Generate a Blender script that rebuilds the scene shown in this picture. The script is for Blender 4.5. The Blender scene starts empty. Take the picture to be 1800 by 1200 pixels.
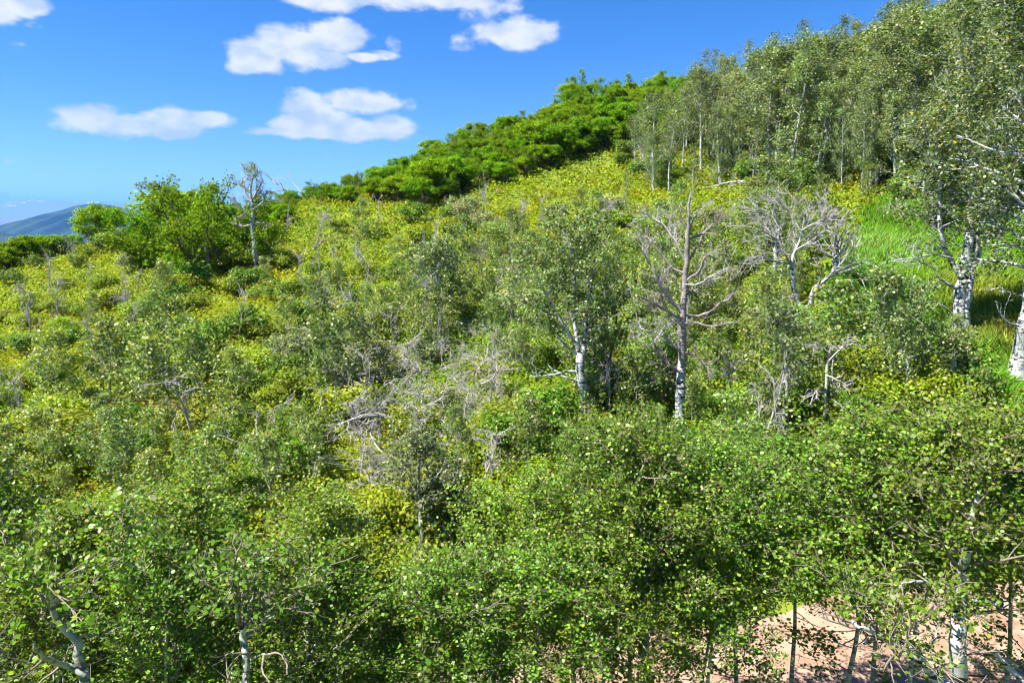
import bpy, math, numpy as np
from math import sin, cos, pi, radians
from mathutils import Vector

sc = bpy.context.scene
# ------------------------------------------------------------------ camera
CAMZ = 9.0
FOC = 1200.0                                   # focal length in pixels of an 1800 px wide picture
PITCH = math.atan(200.0 / 1200.0)
cam_data = bpy.data.cameras.new('camera')
cam = bpy.data.objects.new('camera', cam_data)
sc.collection.objects.link(cam)
cam.location = (0, 0, CAMZ)
cam.rotation_euler = (pi / 2 - PITCH, 0, 0)
cam_data.sensor_width = 36.0
cam_data.lens = 36.0 * FOC / 1800.0
cam_data.clip_start = 0.1
cam_data.clip_end = 120000
sc.camera = cam
# ------------------------------------------------------------------ sun, sky, exposure
SUN_DIR = Vector((-0.62, -0.22, 1.0)).normalized()    # towards the sun
SUN_EL = math.asin(SUN_DIR.z)
SUN_AZ = math.atan2(SUN_DIR.x, SUN_DIR.y)
sd = bpy.data.lights.new('sun', 'SUN')
sd.energy = 5.0
sd.angle = radians(0.5)
sd.color = (1.0, 0.96, 0.88)
sun = bpy.data.objects.new('sun', sd)
sc.collection.objects.link(sun)
sun.rotation_euler = (-SUN_DIR).to_track_quat('-Z', 'Y').to_euler()
sc.view_settings.view_transform = 'Standard'
sc.view_settings.look = 'None'
sc.view_settings.gamma = 1
sc.view_settings.use_curve_mapping = False
sc.view_settings.exposure = 1.95
sc.cycles.max_bounces = 5
sc.cycles.diffuse_bounces = 3
sc.cycles.glossy_bounces = 2
sc.cycles.transmission_bounces = 4
sc.cycles.transparent_max_bounces = 4
sc.cycles.use_denoising = True
sc.cycles.sample_clamp_indirect = 4
sc.cycles.filter_width = 1.1
sc.cycles.use_adaptive_sampling = True
sc.cycles.adaptive_threshold = 0.03
SKY_STRENGTH = 0.10

def raydir(px, py):
    dx = (px - 900) / FOC; dy = (600 - py) / FOC
    return np.array((dx, cos(PITCH) + dy * sin(PITCH), -sin(PITCH) + dy * cos(PITCH)))

def world_at(px, py, Y):
    d = raydir(px, py); d = d * (Y / d[1])
    return np.array((d[0], d[1], CAMZ + d[2]))

w = bpy.data.worlds.new('World'); sc.world = w; w.use_nodes = True
nt = w.node_tree; nt.nodes.clear()
N = nt.nodes.new; L = nt.links.new
out = N('ShaderNodeOutputWorld')
sky = N('ShaderNodeTexSky'); sky.sky_type = 'NISHITA'; sky.sun_disc = False
sky.sun_elevation = SUN_EL; sky.sun_rotation = SUN_AZ
sky.altitude = 2300; sky.air_density = 1.0; sky.dust_density = 0.3; sky.ozone_density = 2.0
hs = N('ShaderNodeHueSaturation'); hs.inputs['Saturation'].default_value = 1.36; hs.inputs['Value'].default_value = 0.48; hs.inputs['Hue'].default_value = 0.508
L(sky.outputs[0], hs.inputs['Color'])
bg1 = N('ShaderNodeBackground'); bg1.inputs[1].default_value = SKY_STRENGTH
L(hs.outputs[0], bg1.inputs[0])
tc = N('ShaderNodeTexCoord')
# clouds: soft puffs in azimuth / elevation, worn by noise
sep = N('ShaderNodeSeparateXYZ'); L(tc.outputs['Generated'], sep.inputs[0])
def M(op, a, b=None, clamp=False):
    n = N('ShaderNodeMath'); n.operation = op; n.use_clamp = clamp
    for i, v in enumerate((a, b)):
        if v is None: continue
        if isinstance(v, (int, float)): n.inputs[i].default_value = v
        else: L(v, n.inputs[i])
    return n.outputs[0]
az = M('ARCTAN2', sep.outputs[0], sep.outputs[1])
el = M('ARCSINE', sep.outputs[2])
ae = N('ShaderNodeCombineXYZ'); L(az, ae.inputs[0]); L(el, ae.inputs[1])
nz = N('ShaderNodeTexNoise'); nz.inputs['Scale'].default_value = 19; nz.inputs['Detail'].default_value = 8; nz.inputs['Roughness'].default_value = 0.6
map1 = N('ShaderNodeVectorMath'); map1.operation = 'MULTIPLY'; map1.inputs[1].default_value = (1, 1.7, 1)
L(ae.outputs[0], map1.inputs[0]); L(map1.outputs[0], nz.inputs['Vector'])
def az_el(px, py):
    d = raydir(px, py); d = d / np.linalg.norm(d)
    return math.atan2(d[0], d[1]), math.asin(d[2])
# px, py, half width, half height, density
CL = [(40, 5, 55, 24, 1), (-30, 15, 60, 22, 1),
      (570, -5, 70, 26, 1), (680, -8, 90, 26, 1), (790, -10, 95, 30, 1), (850, 15, 60, 30, .55), (880, -5, 40, 14, .5),
      (905, 58, 72, 28, 1), (945, 55, 38, 20, .6), (815, 78, 22, 14, .45),
      (450, 100, 50, 30, 1), (520, 78, 62, 38, 1), (585, 68, 60, 32, 1), (560, 100, 60, 20, .9), (430, 118, 30, 15, .8), (635, 100, 34, 10, .85), (665, 96, 34, 9, .69), (692, 78, 16, 16, .5),
      (165, 207, 65, 24, .9), (225, 220, 60, 22, 1), (300, 218, 62, 26, 1), (370, 210, 42, 17, .9), (120, 210, 45, 14, .4),
      (540, 185, 50, 24, .75), (640, 178, 70, 22, .85), (700, 182, 35, 14, .4),
      (520, 222, 40, 22, 1), (560, 215, 60, 28, 1), (620, 228, 70, 20, 1), (690, 225, 42, 22, 1), (590, 236, 130, 9, .9),
      (30, 82, 22, 9, .35), (60, 45, 16, 6, .3), (510, 315, 30, 9, .6), (560, 275, 20, 10, .3),
      (28, 284, 22, 7, .3), (240, 358, 30, 6, .4), (5, 340, 22, 10, .6), (30, 352, 70, 6, .5), (105, 338, 14, 5, .3), (310, 268, 16, 6, .2),
      ]
rr = np.random.RandomState(5)
for k in range(16):                            # the same fair weather goes on round the sky
    a = rr.uniform(0.95, 5.3); e = rr.uniform(0.18, 0.75)
    CL.append(('w', a, e, rr.uniform(.07, .16), rr.uniform(.03, .05), 1))
mask = None
for c in CL:
    if c[0] == 'w':
        a0, e0, ra, re, dn = c[1:]
        a0 = a0 if a0 < pi else a0 - 2 * pi
    else:
        px, py, hw, hh, dn = c
        a0, e0 = az_el(px, py)
        a1, _ = az_el(px + hw, py); _, e1 = az_el(px, py - hh)
        ra, re = abs(a1 - a0), abs(e1 - e0)
    s = N('ShaderNodeVectorMath'); s.operation = 'SUBTRACT'; s.inputs[1].default_value = (a0, e0, 0); L(ae.outputs[0], s.inputs[0])
    m = N('ShaderNodeVectorMath'); m.operation = 'MULTIPLY'; m.inputs[1].default_value = (1 / (ra * 1.25), 1 / (re * 1.25), 0); L(s.outputs[0], m.inputs[0])
    l = N('ShaderNodeVectorMath'); l.operation = 'LENGTH'; L(m.outputs[0], l.inputs[0])
    v = M('SUBTRACT', 1.0, l.outputs['Value'])
    v = M('MULTIPLY', v, dn) if dn < 1 else v
    if dn < .7: v = M('SUBTRACT', M('MINIMUM', v, dn * .36), .05)
    mask = v if mask is None else M('MAXIMUM', mask, v)
edge = M('MULTIPLY', M('SUBTRACT', nz.outputs[0], 0.5), 1.35)
sm = M('ADD', mask, edge)
mr = N('ShaderNodeMapRange'); mr.interpolation_type = 'SMOOTHSTEP'
mr.inputs['From Min'].default_value = 0.0; mr.inputs['From Max'].default_value = 0.42
L(sm, mr.inputs['Value'])
nz2 = N('ShaderNodeTexNoise'); nz2.inputs['Scale'].default_value = 22; nz2.inputs['Detail'].default_value = 5
L(map1.outputs[0], nz2.inputs['Vector'])
cr = N('ShaderNodeValToRGB'); L(nz2.outputs[0], cr.inputs[0])
cr.color_ramp.elements[0].position = 0.36; cr.color_ramp.elements[0].color = (0.62, 0.72, 0.90, 1)  # blue-grey cloud shading painted into the colour by noise
cr.color_ramp.elements[1].position = 0.58; cr.color_ramp.elements[1].color = (0.98, 0.98, 1.0, 1)
bg2 = N('ShaderNodeBackground'); bg2.inputs[1].default_value = 0.27; L(cr.outputs[0], bg2.inputs[0])
mx = N('ShaderNodeMixShader'); L(M('MULTIPLY', mr.outputs[0], 0.97), mx.inputs[0]); L(bg1.outputs[0], mx.inputs[1]); L(bg2.outputs[0], mx.inputs[2])
L(mx.outputs[0], out.inputs[0])

# ================================================================== terrain
CP = [  # picture x, picture y, distance: where the bare slope lies
    (-20, 850, 21), (-20, 700, 30), (-20, 560, 50), (-20, 470, 72), (-20, 449, 88),
    (220, 850, 20.5), (220, 700, 29), (220, 580, 43), (220, 470, 65), (220, 432, 85),
    (450, 850, 20), (450, 700, 28), (450, 600, 36), (450, 480, 52), (450, 378, 80),
    (700, 900, 18.5), (700, 750, 25), (700, 600, 36), (700, 450, 55), (700, 312, 85),
    (1000, 850, 20), (1000, 700, 27), (1000, 550, 38), (1000, 400, 58), (1000, 292, 80), (1000, 188, 105),
    (1300, 780, 22), (1300, 600, 30), (1300, 450, 42), (1300, 320, 62), (1300, 200, 95),
    (1600, 760, 20), (1600, 600, 26), (1600, 450, 34), (1600, 330, 46), (1600, 200, 70), (1600, 60, 100),
    (1800, 760, 19.5), (1800, 680, 22), (1800, 560, 27), (1800, 400, 36), (1800, 200, 62), (1800, 0, 95),
    (2200, 600, 22), (2200, 300, 34), (2200, 0, 80), (-400, 700, 30), (-400, 520, 60), (-400, 462, 90)]
C3 = [world_at(*c) for c in CP]
C3 += [np.array(p, float) for p in [(-110, 140, -14), (-70, 140, -12), (-35, 140, -8), (-10, 145, 6), (20, 150, 22), (50, 150, 36), (90, 140, 52), (-60, 115, -3), (-25, 112, 6),
        (-40, 12, 0), (-20, 12, 0), (0, 12, 0), (15, 12.5, 0), (30, 14, .2), (-40, 5, -.4), (0, 5, -.5), (30, 5, -.3), (-40, -12, -3), (0, -12, -3), (30, -12, -2), (-2, 16, .4), (-14, 16, .3), (9, 17.5, .5), (15, 18.5, .9)]]
C3 = np.array(C3)
def _phi(r2): return 0.5 * r2 * np.log(r2 + 1e-9)
def _tps(P, lam):
    n = len(P); xy = P[:, :2] / 30
    K = _phi(((xy[:, None] - xy[None]) ** 2).sum(-1)) + lam * np.eye(n)
    A = np.zeros((n + 3, n + 3)); A[:n, :n] = K; A[:n, n] = 1; A[:n, n + 1:] = xy; A[n, :n] = 1; A[n + 1:, :n] = xy.T
    return xy, np.linalg.solve(A, np.r_[P[:, 2], 0, 0, 0])
TX, TW = _tps(C3, 0.004)
def sst(a, b, x):
    t = np.clip((x - a) / (b - a), 0, 1); return t * t * (3 - 2 * t)
def road_c(x): return 10.9 + 0.22 * x + 0.5 * np.sin(x * 0.15)     # the middle of the dirt road
def bumps(x, y):
    return (np.sin(x * .71 + 1.3 * np.sin(y * .37)) * np.cos(y * .53 + .9 * np.sin(x * .29)) * .22 + np.sin(x * 1.9 + y * .7) * np.sin(y * 1.6 - x * .5) * .07)
def zg(x, y):
    x = np.asarray(x, float); y = np.asarray(y, float); sh = np.broadcast(x, y).shape
    X = np.broadcast_to(x, sh).ravel(); Y = np.broadcast_to(y, sh).ravel(); R = np.empty(X.shape)
    for i in range(0, len(X), 20000):
        a = np.clip(X[i:i + 20000], -115, 115); b = np.clip(Y[i:i + 20000], -15, 155)
        q = np.stack((a, b), 1) / 30
        r2 = ((q[:, None] - TX[None]) ** 2).sum(-1)
        R[i:i + 20000] = _phi(r2) @ TW[:-3] + TW[-3] + q @ TW[-2:]
    R += bumps(X, Y) * sst(16, 24, Y)
    dr = np.abs(Y - road_c(X))
    R = R * sst(2.4, 4.6, dr) + 0.0 * (1 - sst(2.4, 4.6, dr))
    D = np.hypot(X, Y)
    f = sst(150, 1500, D); R = R * (1 - f) + f * (-125)
    return R.reshape(sh)
def z1(x, y): return float(zg(x, y))
_ST = np.r_[np.arange(8, 60, .15), np.arange(60, 135, .4)]
def hit(px, py):
    """first point of the bare ground seen through this direction"""
    d = raydir(px, py); d = d / d[1]
    P = d[None] * _ST[:, None]; zz = CAMZ + P[:, 2] - zg(P[:, 0], P[:, 1])
    k = np.argmax(zz < 0)
    if zz[k] >= 0: k = len(_ST) - 1
    return np.array((P[k, 0], P[k, 1], z1(P[k, 0], P[k, 1])))
def to_px(p):
    x, y, z = p[0], p[1], p[2] - CAMZ
    f = y * cos(PITCH) - z * sin(PITCH); u = y * sin(PITCH) + z * cos(PITCH)
    return 900 + FOC * x / f, 600 - FOC * u / f

# ================================================================== materials
def mat(name):
    m = bpy.data.materials.new(name); m.use_nodes = True
    t = m.node_tree; t.nodes.clear()
    o = t.nodes.new('ShaderNodeOutputMaterial')
    return m, t, o
def leaf_material(name, rough=.45, trans=.4, tcol=(1.25, 1.15, .45), spec=.4, vary=.25):
    m, t, o = mat(name); n = t.nodes.new; l = t.links.new
    a = n('ShaderNodeAttribute'); a.attribute_name = 'tint'
    oi = n('ShaderNodeObjectInfo')
    h = n('ShaderNodeHueSaturation'); l(a.outputs['Color'], h.inputs['Color'])
    r1 = n('ShaderNodeMapRange'); r1.inputs['To Min'].default_value = 1 - vary; r1.inputs['To Max'].default_value = 1 + vary; l(oi.outputs['Random'], r1.inputs['Value']); l(r1.outputs[0], h.inputs['Value'])
    mm = n('ShaderNodeMath'); mm.operation = 'MULTIPLY'; mm.inputs[1].default_value = 7.31; l(oi.outputs['Random'], mm.inputs[0])
    fr = n('ShaderNodeMath'); fr.operation = 'FRACT'; l(mm.outputs[0], fr.inputs[0])
    r2 = n('ShaderNodeMapRange'); r2.inputs['To Min'].default_value = .478; r2.inputs['To Max'].default_value = .512; l(fr.outputs[0], r2.inputs['Value']); l(r2.outputs[0], h.inputs['Hue'])
    p = n('ShaderNodeBsdfPrincipled'); p.inputs['Roughness'].default_value = rough; p.inputs['Specular IOR Level'].default_value = spec
    l(h.outputs[0], p.inputs['Base Color'])
    tr = n('ShaderNodeBsdfTranslucent')
    v = n('ShaderNodeVectorMath'); v.operation = 'MULTIPLY'; v.inputs[1].default_value = tcol; l(h.outputs[0], v.inputs[0]); l(v.outputs[0], tr.inputs[0])
    mx = n('ShaderNodeMixShader'); mx.inputs[0].default_value = trans; l(p.outputs[0], mx.inputs[1]); l(tr.outputs[0], mx.inputs[2]); l(mx.outputs[0], o.inputs[0])
    return m
M_ASPEN = leaf_material('aspen_leaf', .45, .4, spec=.3)
M_OAK = leaf_material('oak_leaf', .75, .42, vary=.15, spec=.05)
M_SHRUB = leaf_material('shrub_leaf', .6, .42, spec=.15)
M_GRASS = leaf_material('grass_blade', .6, .5, vary=0, spec=.2)
def bark(name, base, dark, white_scale=1.0, knots=True):
    m, t, o = mat(name); n = t.nodes.new; l = t.links.new
    c = n('ShaderNodeTexCoord'); mp = n('ShaderNodeMapping'); mp.inputs['Scale'].default_value = (3, 3, 10); l(c.outputs['Object'], mp.inputs[0])
    nz = n('ShaderNodeTexNoise'); nz.inputs['Scale'].default_value = 1.4; nz.inputs['Detail'].default_value = 6; nz.inputs['Roughness'].default_value = .65; l(mp.outputs[0], nz.inputs['Vector'])
    r = n('ShaderNodeValToRGB'); l(nz.outputs[0], r.inputs[0])
    e = r.color_ramp.elements; e[0].position = .43 if knots else .25; e[0].color = (*dark, 1); e[1].position = .47 if knots else .7; e[1].color = (*base, 1)
    nb = n('ShaderNodeTexNoise'); nb.inputs['Scale'].default_value = 5; nb.inputs['Detail'].default_value = 4; l(c.outputs['Object'], nb.inputs['Vector'])
    mr = n('ShaderNodeMapRange'); mr.inputs['From Min'].default_value = .3; mr.inputs['From Max'].default_value = .7; mr.inputs['To Min'].default_value = .72; mr.inputs['To Max'].default_value = 1.08; l(nb.outputs[0], mr.inputs['Value'])
    mu = n('ShaderNodeVectorMath'); mu.operation = 'SCALE'; l(r.outputs[0], mu.inputs[0]); l(mr.outputs[0], mu.inputs['Scale'])
    p = n('ShaderNodeBsdfPrincipled'); p.inputs['Roughness'].default_value = .75; p.inputs['Specular IOR Level'].default_value = .25; l(mu.outputs[0], p.inputs['Base Color'])
    b = n('ShaderNodeBump'); b.inputs['Strength'].default_value = .5; b.inputs['Distance'].default_value = .02; l(nz.outputs[0], b.inputs['Height']); l(b.outputs[0], p.inputs['Normal'])
    l(p.outputs[0], o.inputs[0]); return m
M_BARK = bark('aspen_bark', (.36, .375, .37), (.02, .02, .02))
M_SLIM = bark('pale_aspen_bark', (.28, .30, .245), (.11, .11, .09))
M_DARKB = bark('oak_bark', (.10, .085, .07), (.03, .027, .024), knots=False)
M_DEAD = bark('bleached_wood', (.39, .375, .365), (.20, .19, .18), knots=False)
M_TWIG = bark('brown_twig', (.24, .20, .15), (.12, .10, .08), knots=False)
M_SNAG = bark('peeling_snag_bark', (.30, .26, .245), (.11, .09, .085), knots=False)

# ================================================================== mesh helpers
def make_mesh(name, V, F, mats, tint=None, fm=None, smooth=False):
    """V (n,3); F list of (m,k) index arrays of one face size each"""
    me = bpy.data.meshes.new(name)
    me.vertices.add(len(V)); me.vertices.foreach_set('co', np.ascontiguousarray(V, dtype=np.float32).ravel())
    tot = np.concatenate([np.full(len(f), f.shape[1], np.int32) for f in F]); idx = np.concatenate([f.ravel() for f in F]).astype(np.int32)
    me.loops.add(len(idx)); me.loops.foreach_set('vertex_index', idx)
    me.polygons.add(len(tot)); me.polygons.foreach_set('loop_start', np.r_[0, np.cumsum(tot)[:-1]].astype(np.int32)); me.polygons.foreach_set('loop_total', tot)
    for m in mats: me.materials.append(m)
    if smooth: me.polygons.foreach_set('use_smooth', np.ones(len(tot), bool))
    me.update(calc_edges=True)
    if tint is not None:
        a = me.attributes.new('tint', 'FLOAT_COLOR', 'POINT')
        a.data.foreach_set('color', np.c_[tint, np.ones(len(tint))].astype(np.float32).ravel())
    return me

def tubes_mesh(name, tubes, m):
    """tubes: (points (n,3), radii (n,), sides)"""
    groups = {}
    for p, r, k in tubes: groups.setdefault((len(p), k), []).append((p, r))
    VV, FF, off = [], [], 0
    for (n, k), lst in groups.items():
        P = np.array([a for a, _ in lst], float); R = np.array([b for _, b in lst], float)
        T = np.gradient(P, axis=1); T /= np.linalg.norm(T, axis=2, keepdims=True) + 1e-9
        ref = np.where(np.abs(T[:, :1, 2:3]) < .85, np.array([[[0, 0, 1.]]]), np.array([[[1., 0, 0]]]))
        A = np.cross(T, np.broadcast_to(ref, T.shape)); A /= np.linalg.norm(A, axis=2, keepdims=True) + 1e-9
        B = np.cross(T, A)
        th = np.arange(k) * 2 * pi / k
        V = P[:, :, None] + R[:, :, None, None] * (A[:, :, None] * np.cos(th)[None, None, :, None] + B[:, :, None] * np.sin(th)[None, None, :, None])
        b = np.arange(len(lst))[:, None, None] * n * k; i = np.arange(n - 1)[None, :, None] * k; j = np.arange(k)[None, None]; j2 = (j + 1) % k
        F = np.stack((b + i + j, b + i + j2, b + i + k + j2, b + i + k + j), -1).reshape(-1, 4) + off
        VV.append(V.reshape(-1, 3)); FF.append(F); off += len(VV[-1])
    return make_mesh(name, np.concatenate(VV), FF, [m], smooth=True)

ROUND = np.array([(-.02, -.5), (.36, -.34), (.5, .05), (.0, .56), (-.5, .05), (-.36, -.34)])
QUAD = np.array([(0, -.5), (.42, .0), (0, .55), (-.42, .0)])
LOBED = np.array([(0, -.5), (.38, -.15), (.2, .05), (.34, .38), (0, .55), (-.34, .38), (-.2, .05), (-.38, -.15)])
def leaves_mesh(name, rng, P, S, C, m, shape=QUAD, upbias=.55, Nrm=None):
    n = len(P)
    if Nrm is None:
        Nrm = rng.normal(size=(n, 3)); Nrm[:, 2] = np.abs(Nrm[:, 2]) + upbias
    else: Nrm = Nrm + rng.normal(size=(n, 3)) * .45
    Nrm /= np.linalg.norm(Nrm, axis=1, keepdims=True)
    t = rng.normal(size=(n, 3)); t -= (t * Nrm).sum(1, keepdims=True) * Nrm; t /= np.linalg.norm(t, axis=1, keepdims=True)
    b = np.cross(Nrm, t); k = len(shape)
    bend = (shape[:, 0] ** 2 + shape[:, 1] ** 2 * .4)[None] * rng.uniform(-.3, 1.4, (n, 1))
    V = P[:, None] + S[:, None, None] * (t[:, None] * shape[None, :, :1] + b[:, None] * shape[None, :, 1:] + Nrm[:, None] * bend[:, :, None])
    return make_mesh(name, V.reshape(-1, 3), [np.arange(n * k).reshape(n, k)], [m], tint=np.repeat(C, k, 0))

def tints(rng, n, base, spread=.22, pale=.12, palecol=(.30, .33, .14), yel=.03):
    C = np.array(base)[None] * np.exp(rng.normal(0, spread, (n, 1))) * np.exp(rng.normal(0, .06, (n, 3)))
    k = rng.random(n)
    C[k < pale] = np.array(palecol) * np.exp(rng.normal(0, .15, ((k < pale).sum(), 1)))
    q = k > 1 - yel
    C[q] = np.array((.32, .29, .03)) * np.exp(rng.normal(0, .2, (q.sum(), 1)))
    return np.clip(C, 0, .8)

def line(rng, p0, d0, Ln, n=5, wob=.15, up=.05):
    d = np.array(d0, float); d /= np.linalg.norm(d); p = np.array(p0, float); P = [p.copy()]; W = rng.normal(0, wob, (n, 3))
    for i in range(n - 1):
        d = d + W[i]; d[2] += up; d /= math.sqrt(d @ d); p = p + d * (Ln / (n - 1)); P.append(p.copy())
    return np.array(P)
def along(P, s):
    q = s * (len(P) - 1); i = min(int(q), len(P) - 2); f = q - i
    return P[i] * (1 - f) + P[i + 1] * f, P[i + 1] - P[i]
def turned(rng, d, ang):
    d = d / (np.linalg.norm(d) + 1e-9); r = rng.normal(size=3); r -= (r @ d) * d; r /= np.linalg.norm(r)
    return d * cos(ang) + r * sin(ang)

class Plant:
    def __init__(s): s.trunk = []; s.twig = []; s.L = []
def leaf_on(rng, pl, P, n, spread, s0=.15):
    s = rng.uniform(s0, 1.05, n) * (len(P) - 1); i = np.minimum(s.astype(int), len(P) - 2); f = (s - i)[:, None]
    pl.L.append(P[i] * (1 - f) + P[i + 1] * f + rng.normal(0, spread, (n, 3)))

def aspen(rng, H, R, cb, stems=None, r0=.1, nb=20, nsec=5, ntw=3, per=9, spread=.07, twr=.006, lean=.03, top=1.0, bare=0, low=0, tubes_sec=True):
    pl = Plant()
    if stems is None:
        P = line(rng, (0, 0, -.25), (rng.normal(0, lean), rng.normal(0, lean), 1), H * top + .25, 9, .035, .03)
        stems = [(P, np.linspace(r0, r0 * .12, 9))]
    for P, rad in stems: pl.trunk.append((P, rad, 9))
    zt = max(P[-1][2] for P, _ in stems)
    for P, rad in stems:
        n = max(3, int(nb / len(stems)))
        for i in range(n):
            u = (i + rng.random()) / n; s = cb + (1 - cb) * u
            p, d = along(P, min(s, .985)); prof = max(.3, sin(pi * min(1, (u * .72 + .2))) ** .6)
            a = i * 2.4 + rng.normal(0, .4); e = radians(18 + 45 * u + rng.normal(0, 8))
            Lb = R * prof * rng.uniform(.75, 1.15)
            B = line(rng, p, (cos(a) * cos(e), sin(a) * cos(e), sin(e)), Lb, 6, .10, .04)
            rb = max(.007, (1 - .75 * s) * rad[0] * .34)
            pl.trunk.append((B, np.linspace(rb, rb * .25 + .002, 6), 5))
            for j in range(nsec):
                q, dd = along(B, rng.uniform(.25, 1)); 
                Sx = line(rng, q, turned(rng, dd, rng.uniform(.4, 1.0)), Lb * rng.uniform(.28, .5), 4, .15, .03)
                if tubes_sec: pl.twig.append((Sx, np.linspace(max(rb * .4, twr), twr * .6, 4), 3))
                if not ntw: leaf_on(rng, pl, Sx, per, spread); continue
                for k in range(ntw):
                    q2, d2 = along(Sx, rng.uniform(.2, 1))
                    Tw = line(rng, q2, turned(rng, d2, rng.uniform(.3, 1.0)), rng.uniform(.15, .38) * min(1, R / 1.2), 3, .2, .0)
                    if tubes_sec: pl.twig.append((Tw, np.array([twr, twr * .8, twr * .5]), 3))
                    leaf_on(rng, pl, Tw, per, spread)
    for k in range(low):                       # leafy sprays below the crown
        P, rad = stems[k % len(stems)]
        p, d = along(P, rng.uniform(cb * .35, cb)); a = rng.uniform(0, 2 * pi); e = rng.uniform(-.1, .5)
        B = line(rng, p, (cos(a), sin(a), e), R * rng.uniform(.4, .9), 6, .15, -.02); pl.trunk.append((B, np.linspace(.012, .004, 6), 4))
        for j in range(4):
            q, dd = along(B, rng.uniform(.4, 1)); Tw = line(rng, q, turned(rng, dd, rng.uniform(.3, 1.0)), rng.uniform(.2, .45), 4, .2, -.03)
            pl.twig.append((Tw, np.linspace(.005, .003, 4), 3)); leaf_on(rng, pl, Tw, per + 4, spread)
    for k in range(bare):                      # dead lower twigs
        P, rad = stems[k % len(stems)]
        p, d = along(P, rng.uniform(.12, max(.2, cb))); a = rng.uniform(0, 2 * pi)
        B = line(rng, p, (cos(a), sin(a), rng.uniform(-.1, .4)), R * rng.uniform(.3, .7), 6, .2, .03)
        pl.twig.append((B, np.linspace(.014, .004, 6), 4))
        for j in range(3):
            q, dd = along(B, rng.uniform(.4, 1)); pl.twig.append((line(rng, q, turned(rng, dd, .7), R * .2, 4, .2, 0), np.linspace(.006, .003, 4), 3))
    return pl

def bush(rng, H, R, stems=6, clumps=16, per=130, spread=.22, r0=.05, flat=.75, cz=.62, dead=0):
    """many-stemmed clump with rounded sprays of leaves"""
    pl = Plant(); pl.N = []
    for c in range(clumps):
        a = rng.uniform(0, 2 * pi); q = math.sqrt(rng.random()); zz = rng.uniform(-.45, 1) 
        rr_ = R * q * math.sqrt(max(.05, 1 - (zz * .8) ** 2))
        cc = np.array((cos(a) * rr_, sin(a) * rr_, H * (cz + (1 - cz) * zz * .8)))
        cr_ = spread * rng.uniform(.75, 1.3) * 2.2
        v = rng.normal(size=(per, 3)); v /= np.linalg.norm(v, axis=1, keepdims=True); v[:, 2] = np.where(v[:, 2] < -.3, -v[:, 2], v[:, 2])
        rad = cr_ * rng.uniform(.35, 1.25, (per, 1))
        pl.L.append(cc + v * rad * np.array((1, 1, flat))); pl.N.append(v + np.array((0, 0, .5)))
        b0 = np.array((cos(a) * R * .12, sin(a) * R * .12, -.15))
        mid = (b0 + cc) * .5 + np.array((0, 0, H * .08)) + rng.normal(0, .08 * R, 3)
        P = np.array([b0 * (1 - t) ** 2 + 2 * mid * t * (1 - t) + cc * t * t for t in np.linspace(0, 1, 6)])
        k = 1.0 if c < stems else .45
        pl.trunk.append((P, np.linspace(r0 * k, r0 * .2 * k, 6), 5))
        for j in range(2):
            p, d = along(P, rng.uniform(.6, .95)); pl.twig.append((line(rng, p, turned(rng, d, .7), cr_ * 1.1, 4, .2, .02), np.linspace(r0 * .18, r0 * .07, 4), 3))
    for k in range(dead):
        a = rng.uniform(0, 2 * pi); P = line(rng, (0, 0, .1), (cos(a) * .5, sin(a) * .5, 1), H * rng.uniform(.8, 1.1), 6, .15, -.02)
        deadtwigs(rng, pl, P, .016, R * .8, 5, 4)
    return pl

def deadtwigs(rng, pl, P, r, Lb, nb, nt, curl=-.06, s0=.3):
    pl.twig.append((P, np.linspace(r, r * .3, len(P)), 5))
    for i in range(nb):
        p, d = along(P, rng.uniform(s0, 1)); B = line(rng, p, turned(rng, d, rng.uniform(.5, 1.2)), Lb * rng.uniform(.35, .8), 6, .22, curl)
        pl.twig.append((B, np.linspace(r * .55, r * .2, 6), 4))
        for j in range(nt):
            q, dd = along(B, rng.uniform(.25, 1)); Tw = line(rng, q, turned(rng, dd, rng.uniform(.4, 1.1)), Lb * rng.uniform(.12, .35), 4, .25, curl)
            pl.twig.append((Tw, np.linspace(r * .28, r * .14, 4), 3))

COL = sc.collection
def tag(o, label=None, cat=None, group=None, kind=None):
    for k, v in (('label', label), ('category', cat), ('group', group), ('kind', kind)):
        if v: o[k] = v
    return o
def link(name, me, parent=None):
    o = bpy.data.objects.new(name, me); COL.objects.link(o)
    if parent: o.parent = parent
    return o
THINGS = []
TILT = np.random.default_rng(9)
def thing(name, loc, label, cat, group=None, rz=0, scale=1):
    o = bpy.data.objects.new(name, None); COL.objects.link(o); o.location = loc; o.rotation_euler = (0, 0, rz)
    o.scale = (scale,) * 3 if np.isscalar(scale) else scale
    o.empty_display_size = .3
    if name == 'aspen' and not np.isscalar(scale): o.rotation_euler = (TILT.normal(0, .045), TILT.normal(0, .045), rz)
    tag(o, label, cat, group); THINGS.append(o); return o
def proto(pl, rng, key, mleaf, mbark, col, size, shape=QUAD, upbias=.55, pale=.12, palecol=(.30, .33, .14), spread=.22, yel=.02, mtwig=None):
    """meshes of one plant: list of (part name, mesh)"""
    parts = [('trunk', tubes_mesh(key + '_trunk', pl.trunk, mbark))] if pl.trunk else []
    if pl.twig: parts.append(('branch_spray', tubes_mesh(key + '_branch_spray', pl.twig, mtwig or mbark)))
    if pl.L:
        P = np.concatenate(pl.L); n = len(P); Nn = np.concatenate(pl.N) if getattr(pl, 'N', None) else None
        S = np.array(size) * np.exp(np.clip(rng.normal(0, .28, n), -.6, .42))
        parts.append(('crown', leaves_mesh(key + '_crown', rng, P, S, tints(rng, n, col, spread, pale, palecol, yel), mleaf, shape, upbias, Nn)))
    return parts
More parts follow.
